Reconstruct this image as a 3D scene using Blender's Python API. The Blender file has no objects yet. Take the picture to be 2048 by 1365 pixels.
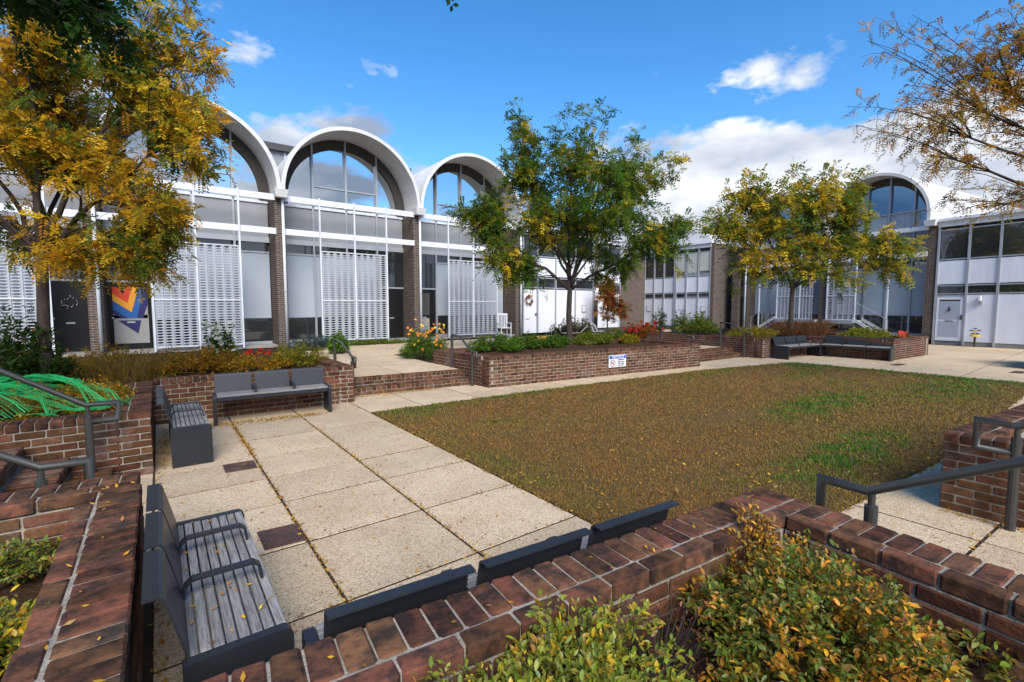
import bpy, math, random
import numpy as np
from mathutils import Vector, Matrix
R = math.radians
rnd = random.Random(7)
nprng = np.random.default_rng(11)
sc = bpy.context.scene
COL = sc.collection

# ------------------------------------------------------------------ camera, sky, sun, exposure
cam = bpy.data.cameras.new('camera'); cam_o = bpy.data.objects.new('camera', cam); COL.objects.link(cam_o)
cam.sensor_width = 36.0; cam.lens = 940 / 2048 * 36; cam.clip_start = 0.05; cam.clip_end = 3000
cam_o.location = (0, 0, 1.72); cam_o.rotation_euler = (R(90 - 4.26), 0, R(-37.0))
sc.camera = cam_o

SUN_EL, SUN_AZ = R(40), math.atan2(-0.34, -0.94)      # azimuth clockwise from +Y
world = bpy.data.worlds.new('World'); sc.world = world; world.use_nodes = True
wn, wl = world.node_tree.nodes, world.node_tree.links
wn.clear()
w_out = wn.new('ShaderNodeOutputWorld'); w_bg = wn.new('ShaderNodeBackground'); w_bg.inputs[1].default_value = 0.115
w_sky = wn.new('ShaderNodeTexSky'); w_sky.sky_type = 'NISHITA'; w_sky.sun_disc = False
w_sky.sun_elevation = SUN_EL; w_sky.sun_rotation = SUN_AZ; w_sky.ozone_density = 3.0; w_sky.dust_density = 0.1; w_sky.air_density = 1.0
w_hsv = wn.new('ShaderNodeHueSaturation'); w_hsv.inputs['Saturation'].default_value = 1.3; w_hsv.inputs['Value'].default_value = 1.0
wl.new(w_sky.outputs[0], w_hsv.inputs['Color'])
# cumulus: noise on a flat cloud layer seen in perspective
w_tc = wn.new('ShaderNodeTexCoord'); w_sep = wn.new('ShaderNodeSeparateXYZ'); wl.new(w_tc.outputs['Generated'], w_sep.inputs[0])
def wmath(op, a, b=None, c=None, clamp=False):
    n = wn.new('ShaderNodeMath'); n.operation = op; n.use_clamp = clamp
    for i, v in enumerate((a, b, c)):
        if v is None: continue
        if isinstance(v, (int, float)): n.inputs[i].default_value = v
        else: wl.new(v, n.inputs[i])
    return n.outputs[0]
w_map = wn.new('ShaderNodeMapping'); w_map.inputs['Scale'].default_value = (1.0, 1.0, 2.1); wl.new(w_tc.outputs['Generated'], w_map.inputs[0])
def wnoise(scale, detail, rough, off, dist=0.0):
    m = wn.new('ShaderNodeMapping'); m.inputs['Location'].default_value = off; wl.new(w_map.outputs[0], m.inputs[0])
    n = wn.new('ShaderNodeTexNoise'); n.inputs['Scale'].default_value = scale; n.inputs['Detail'].default_value = detail; n.inputs['Distortion'].default_value = dist
    n.inputs['Roughness'].default_value = rough; wl.new(m.outputs[0], n.inputs['Vector']); return n.outputs['Fac']
CLOUD_OFF = (3.3, 13.8, 5.71)
big = wnoise(1.7, 2, 0.5, CLOUD_OFF); det = wnoise(5.2, 10, 0.56, CLOUD_OFF, 0.0)
dens = wmath('ADD', wmath('MULTIPLY', big, 0.75), wmath('MULTIPLY', det, 0.55))
# more cloud low down, where the layer is seen edge-on; blue overhead
zp = wmath('MAXIMUM', w_sep.outputs[2], 0.0); thr = wmath('ADD', 0.495, wmath('MULTIPLY', wmath('MULTIPLY', zp, zp), 1.35))
mask = wmath('MULTIPLY', wmath('SUBTRACT', dens, thr), 18.0, clamp=True)
shade = wmath('MULTIPLY', wmath('SUBTRACT', wnoise(3.4, 6, 0.55, (3.1, 0.4, 0.5)), 0.385), 3.6, clamp=True)
w_cc = wn.new('ShaderNodeMix'); w_cc.data_type = 'RGBA'
w_cc.inputs[6].default_value = (1.5, 1.9, 2.6, 1); w_cc.inputs[7].default_value = (4.7, 4.8, 5.0, 1); wl.new(shade, w_cc.inputs[0])
w_mx = wn.new('ShaderNodeMix'); w_mx.data_type = 'RGBA'
wl.new(mask, w_mx.inputs[0]); wl.new(w_hsv.outputs[0], w_mx.inputs[6]); wl.new(w_cc.outputs[2], w_mx.inputs[7])
wl.new(w_mx.outputs[2], w_bg.inputs[0]); wl.new(w_bg.outputs[0], w_out.inputs[0])

sun = bpy.data.lights.new('sun', 'SUN'); sun.energy = 2.6; sun.angle = R(40); sun.color = (1.0, 0.94, 0.85)
sun_o = bpy.data.objects.new('sun', sun); COL.objects.link(sun_o)
sd = Vector((math.sin(SUN_AZ) * math.cos(SUN_EL), math.cos(SUN_AZ) * math.cos(SUN_EL), math.sin(SUN_EL)))
sun_o.rotation_euler = (-sd).to_track_quat('-Z', 'Y').to_euler(); sun_o.location = sd * 40
sc.view_settings.view_transform = 'Standard'; sc.view_settings.look = 'None'; sc.view_settings.gamma = 1
sc.view_settings.exposure = 1.08

# ------------------------------------------------------------------ materials
MATS = {}
def mat(name, col, rough=0.6, metal=0.0, spec=0.4, col2=None, nscale=6.0, namt=0.5, bump=0.0, bscale=40.0, orand=0.0, coords='Object',
        speck=None, stretch=None, detail=6, ramp=(0.35, 0.65), attr=False, transl=0.0, stain=None):
    m = bpy.data.materials.new(name); m.use_nodes = True; MATS[name] = m
    n, l = m.node_tree.nodes, m.node_tree.links
    b = n['Principled BSDF']; b.inputs['Roughness'].default_value = rough; b.inputs['Metallic'].default_value = metal
    b.inputs['Specular IOR Level'].default_value = spec
    tc = n.new('ShaderNodeTexCoord'); src = tc.outputs[coords]
    oi = n.new('ShaderNodeObjectInfo')
    if coords == 'Object' and orand:
        ad = n.new('ShaderNodeVectorMath'); ad.operation = 'ADD'; l.new(src, ad.inputs[0])
        sv = n.new('ShaderNodeVectorMath'); sv.operation = 'SCALE'; l.new(oi.outputs['Location'], sv.inputs[0]); sv.inputs['Scale'].default_value = 7.3
        l.new(sv.outputs[0], ad.inputs[1]); src = ad.outputs[0]
    if stretch:
        mp = n.new('ShaderNodeMapping'); mp.inputs['Scale'].default_value = stretch; l.new(src, mp.inputs[0]); src = mp.outputs[0]
    if attr:
        at = n.new('ShaderNodeAttribute'); at.attribute_name = 'Col'; cur = at.outputs['Color']
    else:
        rg = n.new('ShaderNodeRGB'); rg.outputs[0].default_value = (*col, 1); cur = rg.outputs[0]
    if col2 is not None:
        tx = n.new('ShaderNodeTexNoise'); tx.inputs['Scale'].default_value = nscale; tx.inputs['Detail'].default_value = detail
        tx.inputs['Roughness'].default_value = 0.65; l.new(src, tx.inputs['Vector'])
        mr = n.new('ShaderNodeMapRange'); mr.inputs[1].default_value = ramp[0]; mr.inputs[2].default_value = ramp[1]; mr.inputs[4].default_value = namt
        l.new(tx.outputs['Fac'], mr.inputs[0])
        mx = n.new('ShaderNodeMix'); mx.data_type = 'RGBA'; l.new(mr.outputs[0], mx.inputs[0]); l.new(cur, mx.inputs[6]); mx.inputs[7].default_value = (*col2, 1)
        cur = mx.outputs[2]
    if speck:                                     # (scale, light colour, dark colour): pebbles set in the surface
        vo = n.new('ShaderNodeTexVoronoi'); vo.inputs['Scale'].default_value = speck[0]; l.new(src, vo.inputs['Vector'])
        sp = n.new('ShaderNodeSeparateColor'); l.new(vo.outputs['Color'], sp.inputs[0])
        cr = n.new('ShaderNodeValToRGB'); e = cr.color_ramp.elements
        e[0].position = 0.0; e[0].color = (*speck[2], 1); e[1].position = 1.0; e[1].color = (*speck[1], 1)
        k = e.new(0.28); k.color = (*[0.5 * (a + c) for a, c in zip(speck[1], speck[2])], 1)
        l.new(sp.outputs[0], cr.inputs[0])
        mx = n.new('ShaderNodeMix'); mx.data_type = 'RGBA'; mx.blend_type = 'MULTIPLY'; mx.inputs[0].default_value = 1.0
        l.new(cur, mx.inputs[6]); l.new(cr.outputs[0], mx.inputs[7]); cur = mx.outputs[2]
    if stain:                                     # pale lime bloom / soot in patches, in world space
        ge = n.new('ShaderNodeNewGeometry'); tx = n.new('ShaderNodeTexNoise'); tx.inputs['Scale'].default_value = stain[1]; tx.inputs['Detail'].default_value = 7; tx.inputs['Roughness'].default_value = 0.7; l.new(ge.outputs['Position'], tx.inputs['Vector'])
        mr = n.new('ShaderNodeMapRange'); mr.inputs[1].default_value = 0.52; mr.inputs[2].default_value = 0.72; mr.inputs[4].default_value = stain[2]; l.new(tx.outputs['Fac'], mr.inputs[0])
        mx = n.new('ShaderNodeMix'); mx.data_type = 'RGBA'; l.new(mr.outputs[0], mx.inputs[0]); l.new(cur, mx.inputs[6]); mx.inputs[7].default_value = (*stain[0], 1); cur = mx.outputs[2]
    if orand:
        hs = n.new('ShaderNodeHueSaturation'); l.new(cur, hs.inputs['Color'])
        mr = n.new('ShaderNodeMapRange'); mr.inputs[3].default_value = 1 - orand; mr.inputs[4].default_value = 1 + orand; l.new(oi.outputs['Random'], mr.inputs[0])
        l.new(mr.outputs[0], hs.inputs['Value'])
        f2 = n.new('ShaderNodeMath'); f2.operation = 'MULTIPLY'; f2.inputs[1].default_value = 37.7; l.new(oi.outputs['Random'], f2.inputs[0])
        f3 = n.new('ShaderNodeMath'); f3.operation = 'FRACT'; l.new(f2.outputs[0], f3.inputs[0])
        mr2 = n.new('ShaderNodeMapRange'); mr2.inputs[3].default_value = 0.5 - orand * 0.012; mr2.inputs[4].default_value = 0.5 + orand * 0.05; l.new(f3.outputs[0], mr2.inputs[0])
        l.new(mr2.outputs[0], hs.inputs['Hue']); cur = hs.outputs[0]
    l.new(cur, b.inputs['Base Color'])
    if bump:
        tx = n.new('ShaderNodeTexNoise'); tx.inputs['Scale'].default_value = bscale; tx.inputs['Detail'].default_value = 5; l.new(src, tx.inputs['Vector'])
        bp = n.new('ShaderNodeBump'); bp.inputs['Strength'].default_value = bump; bp.inputs['Distance'].default_value = 0.01
        l.new(tx.outputs['Fac'], bp.inputs['Height']); l.new(bp.outputs[0], b.inputs['Normal'])
    if transl:
        tr = n.new('ShaderNodeBsdfTranslucent'); l.new(cur, tr.inputs[0]); ms = n.new('ShaderNodeMixShader'); ms.inputs[0].default_value = transl
        l.new(b.outputs[0], ms.inputs[1]); l.new(tr.outputs[0], ms.inputs[2]); l.new(ms.outputs[0], n['Material Output'].inputs[0])
    return m
def glassy(name, tint, mirror, rough=0.02, diff=(0.015, 0.018, 0.02)):
    m = bpy.data.materials.new(name); m.use_nodes = True; MATS[name] = m
    n, l = m.node_tree.nodes, m.node_tree.links; b = n['Principled BSDF']
    b.inputs['Base Color'].default_value = (*diff, 1); b.inputs['Roughness'].default_value = 0.25
    g = n.new('ShaderNodeBsdfGlossy'); g.inputs[0].default_value = (*tint, 1); g.inputs['Roughness'].default_value = rough
    tx = n.new('ShaderNodeTexNoise'); tx.inputs['Scale'].default_value = 0.9; bp = n.new('ShaderNodeBump'); bp.inputs['Strength'].default_value = 0.06
    tc = n.new('ShaderNodeTexCoord'); l.new(tc.outputs['Object'], tx.inputs['Vector']); l.new(tx.outputs['Fac'], bp.inputs['Height']); l.new(bp.outputs[0], g.inputs['Normal'])
    ms = n.new('ShaderNodeMixShader'); ms.inputs[0].default_value = mirror
    l.new(b.outputs[0], ms.inputs[1]); l.new(g.outputs[0], ms.inputs[2]); l.new(ms.outputs[0], n['Material Output'].inputs[0])
    return m
mat('brick', (0.150, 0.058, 0.031), 0.95, col2=(0.050, 0.028, 0.020), nscale=14, namt=0.75, bump=0.55, bscale=55, orand=0.42, spec=0.1, stain=((0.27, 0.22, 0.19), 2.6, 0.5))
mat('brick_cap', (0.150, 0.058, 0.034), 0.95, col2=(0.026, 0.019, 0.017), nscale=11, namt=0.92, bump=0.5, bscale=45, orand=0.40, spec=0.12, ramp=(0.40, 0.62), stain=((0.030, 0.026, 0.022), 5.5, 0.7))
mat('brick_stuff', (0.13, 0.052, 0.030), 0.85, col2=(0.06, 0.03, 0.026), nscale=4.7, namt=0.9, bump=0.4, bscale=50, spec=0.1, detail=2, stain=((0.27, 0.22, 0.19), 1.7, 0.5))
mat('mortar', (0.38, 0.335, 0.27), 0.95, col2=(0.15, 0.13, 0.105), nscale=9, namt=0.75, bump=0.7, bscale=90, spec=0.1)
mat('aggregate', (0.84, 0.765, 0.66), 0.9, col2=(0.66, 0.56, 0.44), nscale=1.7, namt=0.7, bump=0.55, bscale=160, spec=0.15, orand=0.09, stain=((0.42, 0.33, 0.24), 1.3, 0.45), speck=(150, (0.92, 0.79, 0.62), (0.33, 0.25, 0.175)))
mat('joint_soil', (0.055, 0.036, 0.02), 0.95, col2=(0.02, 0.016, 0.008), nscale=12, namt=0.8, bump=0.6)
mat('mulch', (0.045, 0.026, 0.015), 0.98, spec=0.05, col2=(0.10, 0.062, 0.036), nscale=38, namt=0.7, bump=1.0, bscale=60, ramp=(0.45, 0.7))
mat('lawn_soil', (0.12, 0.056, 0.014), 0.95, col2=(0.065, 0.055, 0.014), nscale=1.1, namt=0.8, bump=0.8, bscale=70)
mat('ground', (0.10, 0.09, 0.05), 0.95, col2=(0.06, 0.08, 0.03), nscale=0.3, namt=0.8)
mat('charcoal', (0.020, 0.022, 0.026), 0.42, metal=0.1, spec=0.4, col2=(0.034, 0.036, 0.040), nscale=3.5, namt=0.35, bump=0.04, bscale=300)
mat('bronze_rail', (0.050, 0.050, 0.046), 0.45, metal=0.3, spec=0.5, col2=(0.09, 0.085, 0.07), nscale=9, namt=0.4, bump=0.05, bscale=200)
mat('wood', (0.33, 0.315, 0.30), 0.8, col2=(0.13, 0.12, 0.115), nscale=9, namt=0.9, bump=0.6, bscale=30, orand=0.2, stretch=(14, 14, 0.9), spec=0.2, coords='Object')
mat('grate_iron', (0.125, 0.070, 0.055), 0.8, metal=0.1, col2=(0.06, 0.036, 0.03), nscale=20, namt=0.8, bump=0.3)
mat('white_frame', (0.68, 0.71, 0.75), 0.5, col2=(0.46, 0.47, 0.48), nscale=2.2, namt=0.6, spec=0.4, stretch=(3, 3, 0.5))
mat('white_rail', (0.74, 0.76, 0.80), 0.45, col2=(0.62, 0.65, 0.69), nscale=1.2, namt=0.6)
mat('grey_frame', (0.40, 0.425, 0.455), 0.45, metal=0.3, col2=(0.32, 0.34, 0.365), nscale=2, namt=0.6)
mat('screen_metal', (0.46, 0.485, 0.515), 0.45, metal=0.3, col2=(0.38, 0.40, 0.43), nscale=3, namt=0.5, spec=0.5)
mat('panel_white', (0.72, 0.745, 0.80), 0.55, col2=(0.60, 0.62, 0.66), nscale=1.6, namt=0.6, orand=0.05, stretch=(2.5, 2.5, 0.4))
mat('panel_blue', (0.37, 0.42, 0.475), 0.5, col2=(0.32, 0.365, 0.415), nscale=0.7, namt=0.7, orand=0.06)
mat('spandrel', (0.28, 0.29, 0.305), 0.35, spec=0.5, col2=(0.22, 0.23, 0.245), nscale=0.5, namt=0.6, orand=0.05)
mat('vault', (0.68, 0.675, 0.66), 0.75, col2=(0.47, 0.46, 0.44), nscale=0.9, namt=0.6, bump=0.15, bscale=14, detail=9, stain=((0.33, 0.31, 0.28), 0.8, 0.5))
mat('arch_brown', (0.062, 0.052, 0.044), 0.7, col2=(0.045, 0.038, 0.032), nscale=2, namt=0.6)
mat('door_black', (0.008, 0.008, 0.009), 0.3, spec=0.5)
mat('door_white', (0.74, 0.76, 0.80), 0.4, col2=(0.66, 0.68, 0.72), nscale=1, namt=0.5)
mat('dark_roof', (0.05, 0.05, 0.052), 0.8, col2=(0.085, 0.08, 0.078), nscale=2, namt=0.5)
mat('concrete', (0.34, 0.32, 0.29), 0.9, col2=(0.22, 0.21, 0.19), nscale=3, namt=0.7, bump=0.3)
mat('bark', (0.060, 0.043, 0.033), 0.95, col2=(0.025, 0.019, 0.016), nscale=16, namt=0.8, bump=0.9, bscale=35, stretch=(1, 1, 0.3))
mat('leaf', (0.1, 0.1, 0.02), 0.6, spec=0.2, attr=True, transl=0.5)
mat('leaf_near', (0.1, 0.1, 0.02), 0.42, spec=0.45, attr=True, transl=0.25)
mat('petal', (0.5, 0.1, 0.02), 0.6, spec=0.2, attr=True, transl=0.25)
mat('grass', (0.1, 0.1, 0.02), 0.7, spec=0.15, attr=True, transl=0.2)
mat('litter', (0.1, 0.1, 0.02), 0.7, spec=0.2, attr=True)
mat('web_green', (0.04, 0.72, 0.20), 0.9, spec=0.1, transl=0.4, col2=(0.12, 0.70, 0.30), nscale=20, namt=0.6)
mat('web_white', (0.72, 0.72, 0.72), 0.9, spec=0.1, transl=0.3)
mat('pumpkin_orange', (0.62, 0.17, 0.02), 0.55, col2=(0.5, 0.1, 0.01), nscale=5, namt=0.5)
mat('pumpkin_yellow', (0.75, 0.40, 0.04), 0.55, col2=(0.68, 0.3, 0.03), nscale=5, namt=0.5)
mat('stem', (0.09, 0.08, 0.03), 0.8)
for nm, c in dict(flag_red=(0.62, 0.05, 0.015), flag_yellow=(0.72, 0.30, 0.02), flag_blue=(0.015, 0.10, 0.33), flag_navy=(0.014, 0.016, 0.10), flag_grey=(0.27, 0.27, 0.26),
                  sign_white=(0.75, 0.76, 0.80), sign_blue=(0.015, 0.07, 0.36), sign_red=(0.36, 0.01, 0.05), ink=(0.02, 0.02, 0.025), plastic_white=(0.78, 0.78, 0.78),
                  poster=(0.33, 0.33, 0.33), bee_yellow=(0.65, 0.36, 0.02), curtain=(0.42, 0.47, 0.54), shade_cream=(0.50, 0.50, 0.43), bin_top=(0.07, 0.08, 0.11)).items():
    mat(nm, c, 0.55, col2=tuple(0.8 * v for v in c), nscale=3, namt=0.4)
glassy('glass_arch', (0.86, 0.88, 0.90), 0.72)
glassy('glass_blue', (0.16, 0.36, 0.60), 0.55, diff=(0.01, 0.05, 0.12))
glassy('glass_dark', (0.7, 0.72, 0.75), 0.14)
glassy('glass_grey', (0.7, 0.72, 0.72), 0.22, diff=(0.10, 0.11, 0.11))
def brick_wall_mat():
    m = bpy.data.materials.new('brick_wall'); m.use_nodes = True; MATS['brick_wall'] = m
    n, l = m.node_tree.nodes, m.node_tree.links; b = n['Principled BSDF']; b.inputs['Roughness'].default_value = 0.9; b.inputs['Specular IOR Level'].default_value = 0.15
    tc = n.new('ShaderNodeTexCoord'); sp = n.new('ShaderNodeSeparateXYZ'); l.new(tc.outputs['Object'], sp.inputs[0])
    ad = n.new('ShaderNodeMath'); ad.operation = 'ADD'; l.new(sp.outputs[0], ad.inputs[0]); l.new(sp.outputs[1], ad.inputs[1])
    cb = n.new('ShaderNodeCombineXYZ'); l.new(ad.outputs[0], cb.inputs[0]); l.new(sp.outputs[2], cb.inputs[1])
    bt = n.new('ShaderNodeTexBrick'); l.new(cb.outputs[0], bt.inputs['Vector']); bt.inputs['Scale'].default_value = 1
    bt.inputs['Brick Width'].default_value = 0.215; bt.inputs['Row Height'].default_value = 0.0722; bt.inputs['Mortar Size'].default_value = 0.008; bt.inputs['Bias'].default_value = -0.2
    bt.inputs['Color1'].default_value = (0.105, 0.072, 0.056, 1); bt.inputs['Color2'].default_value = (0.042, 0.032, 0.028, 1); bt.inputs['Mortar'].default_value = (0.24, 0.21, 0.18, 1)
    l.new(bt.outputs['Color'], b.inputs['Base Color'])
    bp = n.new('ShaderNodeBump'); bp.inputs['Strength'].default_value = 0.6; bp.invert = True; bp.inputs['Distance'].default_value = 0.01
    l.new(bt.outputs['Fac'], bp.inputs['Height']); l.new(bp.outputs[0], b.inputs['Normal'])
brick_wall_mat()

# ------------------------------------------------------------------ helpers
class MB:
    def __init__(s): s.v = []; s.f = []
    def add(s, vs, fs):
        o = len(s.v); s.v += [tuple(p) for p in vs]; s.f += [tuple(i + o for i in f) for f in fs]; return s
    def box(s, x0, x1, y0, y1, z0, z1):
        return s.add([(x0, y0, z0), (x1, y0, z0), (x1, y1, z0), (x0, y1, z0), (x0, y0, z1), (x1, y0, z1), (x1, y1, z1), (x0, y1, z1)],
                     [(0, 3, 2, 1), (4, 5, 6, 7), (0, 1, 5, 4), (1, 2, 6, 5), (2, 3, 7, 6), (3, 0, 4, 7)])
    def cbox(s, x0, x1, y0, y1, z0, z1, c):
        vs = []; idx = {}
        for ix, (x, sx) in enumerate(((x0, 1), (x1, -1))):
            for iy, (y, sy) in enumerate(((y0, 1), (y1, -1))):
                for iz, (z, sz) in enumerate(((z0, 1), (z1, -1))):
                    for a in range(3):
                        p = [x + sx * c, y + sy * c, z + sz * c]; p[a] = (x, y, z)[a]
                        idx[ix, iy, iz, a] = len(vs); vs.append(tuple(p))
        I = lambda a, b, d, e: idx[a, b, d, e]
        fs = [(I(0,0,0,0), I(0,0,1,0), I(0,1,1,0), I(0,1,0,0)), (I(1,0,0,0), I(1,1,0,0), I(1,1,1,0), I(1,0,1,0)),
              (I(0,0,0,1), I(1,0,0,1), I(1,0,1,1), I(0,0,1,1)), (I(0,1,0,1), I(0,1,1,1), I(1,1,1,1), I(1,1,0,1)),
              (I(0,0,0,2), I(0,1,0,2), I(1,1,0,2), I(1,0,0,2)), (I(0,0,1,2), I(1,0,1,2), I(1,1,1,2), I(0,1,1,2))]
        for k in (0, 1):
            for j in (0, 1):
                fs.append((I(0,k,j,1), I(1,k,j,1), I(1,k,j,2), I(0,k,j,2)))
                fs.append((I(k,0,j,0), I(k,1,j,0), I(k,1,j,2), I(k,0,j,2)))
                fs.append((I(k,j,0,0), I(k,j,1,0), I(k,j,1,1), I(k,j,0,1)))
        for a in (0, 1):
            for b in (0, 1):
                for d in (0, 1): fs.append((I(a,b,d,0), I(a,b,d,1), I(a,b,d,2)))
        return s.add(vs, fs)
    def prism(s, poly, z0, z1):
        n = len(poly)
        return s.add([(x, y, z0) for x, y in poly] + [(x, y, z1) for x, y in poly],
                     [tuple(range(n - 1, -1, -1)), tuple(range(n, 2 * n))] + [(i, (i + 1) % n, n + (i + 1) % n, n + i) for i in range(n)])
    def prism_y(s, poly, y0, y1):          # polygon in x,z
        n = len(poly)
        return s.add([(x, y0, z) for x, z in poly] + [(x, y1, z) for x, z in poly],
                     [tuple(range(n)), tuple(range(2 * n - 1, n - 1, -1))] + [(i, n + i, n + (i + 1) % n, (i + 1) % n) for i in range(n)])
    def tube(s, pts, rad, n=8, cap=True):
        pts = [Vector(p) for p in pts]; m = len(pts)
        if isinstance(rad, (int, float)): rad = [rad] * m
        o = len(s.v); prev = None
        for i, p in enumerate(pts):
            t = ((pts[i] - pts[i - 1]).normalized() if i else Vector()) + ((pts[i + 1] - pts[i]).normalized() if i < m - 1 else Vector())
            if t.length < 1e-6: t = Vector((0, 0, 1))
            t.normalize()
            if prev is None: a = t.cross(Vector((0, 0, 1)) if abs(t.z) < 0.9 else Vector((1, 0, 0)))
            else: a = prev - t * prev.dot(t)
            a.normalize(); b = t.cross(a); prev = a
            k = 1.0
            if 0 < i < m - 1:
                c = (pts[i] - pts[i - 1]).normalized().dot((pts[i + 1] - pts[i]).normalized()); k = 1 / max(0.6, math.sqrt(max(0.05, (1 + c) / 2)))
            for j in range(n):
                w = 2 * math.pi * j / n; s.v.append(tuple(p + (a * math.cos(w) + b * math.sin(w)) * rad[i] * (k if j % 1 == 0 else 1)))
        for i in range(m - 1):
            for j in range(n):
                s.f.append((o + i * n + j, o + i * n + (j + 1) % n, o + (i + 1) * n + (j + 1) % n, o + (i + 1) * n + j))
        if cap: s.f.append(tuple(o + j for j in range(n - 1, -1, -1))); s.f.append(tuple(o + (m - 1) * n + j for j in range(n)))
        return s
    def lathe(s, prof, n=12, c=(0, 0, 0), ribs=0, amp=0):
        o = len(s.v)
        for r, z in prof:
            for j in range(n):
                w = 2 * math.pi * j / n; rr = r * (1 + amp * math.cos(ribs * w)); s.v.append((c[0] + rr * math.cos(w), c[1] + rr * math.sin(w), c[2] + z))
        for i in range(len(prof) - 1):
            for j in range(n): s.f.append((o + i * n + j, o + i * n + (j + 1) % n, o + (i + 1) * n + (j + 1) % n, o + (i + 1) * n + j))
        return s
    def xf(s, M, start=0):
        for i in range(start, len(s.v)): s.v[i] = tuple(M @ Vector(s.v[i]))
        return s
    def mesh(s, name, m=None, smooth=False):
        me = bpy.data.meshes.new(name); me.from_pydata(s.v, [], s.f)
        if m: me.materials.append(MATS[m])
        if smooth: me.polygons.foreach_set('use_smooth', [True] * len(me.polygons))
        me.update(); return me
    def build(s, name, m, parent=None, smooth=False, loc=None, **tags):
        return link(name, s.mesh(name, m, smooth), parent, loc, **tags)
def link(name, me, parent=None, loc=None, rz=0, **tags):
    o = bpy.data.objects.new(name, me); COL.objects.link(o)
    if parent is not None: o.parent = parent
    if loc is not None: o.location = loc
    if rz: o.rotation_euler.z = rz
    for k, v in tags.items():
        if v is not None: o[k] = v
    return o
def thing(name, label, cat, loc=(0, 0, 0), rz=0, group=None):
    return link(name, None, None, loc, rz, label=label, category=cat, group=group)
def arr_mesh(name, V, F, m, cols=None):
    """numpy mesh: V (n,3), F (m,k) of one polygon size, cols (n,3)"""
    me = bpy.data.meshes.new(name); V = np.asarray(V, np.float32); F = np.asarray(F, np.int32); k = F.shape[1]
    me.vertices.add(len(V)); me.vertices.foreach_set('co', V.ravel())
    me.loops.add(F.size); me.loops.foreach_set('vertex_index', F.ravel())
    me.polygons.add(len(F)); me.polygons.foreach_set('loop_start', np.arange(0, F.size, k, dtype=np.int32)); 
    me.materials.append(MATS[m])
    if cols is not None:
        ca = me.color_attributes.new('Col', 'FLOAT_COLOR', 'POINT'); c4 = np.ones((len(V), 4), np.float32); c4[:, :3] = cols; ca.data.foreach_set('color', c4.ravel())
    me.update(calc_edges=True); me.validate(); return me
def text_mesh(txt, size, m, shear=0.0, name='lettering'):
    cu = bpy.data.curves.new(name, 'FONT'); cu.body = txt; cu.size = size; cu.align_x = 'CENTER'; cu.align_y = 'CENTER'; cu.shear = shear; cu.extrude = 0.0012; cu.offset = size * 0.012
    o = bpy.data.objects.new('tmp', cu); COL.objects.link(o)
    dg = bpy.context.evaluated_depsgraph_get(); me = bpy.data.meshes.new_from_object(o.evaluated_get(dg))
    bpy.data.objects.remove(o); me.materials.clear(); me.materials.append(MATS[m]); return me
def norm(a): return a / np.maximum(1e-9, np.linalg.norm(a, axis=-1, keepdims=True))
def jit(me, amp, seed):
    r = random.Random(seed)
    for v in me.vertices: v.co += Vector((r.uniform(-1, 1), r.uniform(-1, 1), r.uniform(-1, 1))) * amp
    return me

# ------------------------------------------------------------------ ground, paving, lawn
MB().add([(-900, -900, -0.12), (900, -900, -0.12), (900, 900, -0.12), (-900, 900, -0.12)], [(0, 1, 2, 3)]).build('ground', 'ground', kind='structure')
court = MB().prism([(-0.4, -4), (32, -4), (32, 9.3), (-0.4, 9.3)], -0.1, -0.010).build('courtyard_paving', 'joint_soil', kind='structure')
def slab(parent, quad, z=0.0, inset=0.0095, th=0.045):
    c = Vector((sum(p[0] for p in quad) / 4, sum(p[1] for p in quad) / 4, 0)); q = []
    for i in range(4):
        p, a, b = Vector((*quad[i], 0)), Vector((*quad[i - 1], 0)), Vector((*quad[(i + 1) % 4], 0))
        q.append(p + ((a - p).normalized() + (b - p).normalized()) * inset - c)
    q2 = [p * (1 - 0.003 / max(0.3, p.length)) for p in q]; dz = rnd.uniform(-0.0015, 0.0015)
    v = [(p.x, p.y, -th) for p in q] + [(p.x, p.y, -0.003) for p in q] + [(p.x, p.y, 0) for p in q2]
    f = [(3, 2, 1, 0), (8, 9, 10, 11)] + [(i, (i + 1) % 4, 4 + (i + 1) % 4, 4 + i) for i in range(4)] + [(4 + i, 4 + (i + 1) % 4, 8 + (i + 1) % 4, 8 + i) for i in range(4)]
    me = MB().add(v, f).mesh('paving_slab', 'aggregate'); me.materials.append(MATS['joint_soil'])
    for k in range(2, 6): me.polygons[k].material_index = 1
    return link('paving_slab', me, parent, (c.x, c.y, z + dz))
rows = [0.9, 1.8, 2.68, 3.55, 4.42, 5.14, 5.88, 6.75, 7.75, 8.5]
colsx = [-0.95, -0.1, 0.81, 1.72, 2.68]
for i in range(4):
    for j in range(len(rows) - 1):
        if i == 0 and not (3.4 < rows[j] < 5.9): continue
        slab(court, [(colsx[i], rows[j]), (colsx[i + 1], rows[j]), (colsx[i + 1], rows[j + 1]), (colsx[i], rows[j + 1])])
def far_edge(x):                       # far edge of the lawn
    return float(np.interp(x, [2.68, 7, 11.6, 14.6, 15.5], [7.36, 7.2, 6.95, 6.42, 6.2]))
fx = [2.68, 3.62, 4.75, 5.9, 7.0, 8.1, 9.2, 10.3, 11.4, 12.5, 13.6, 14.6, 15.5]
for a, b in zip(fx, fx[1:]):
    for o0, o1 in ((0.0, 0.62), (0.62, 1.75)):
        slab(court, [(a, far_edge(a) + o0), (b, far_edge(b) + o0), (b, far_edge(b) + o1), (a, far_edge(a) + o1)])
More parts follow.
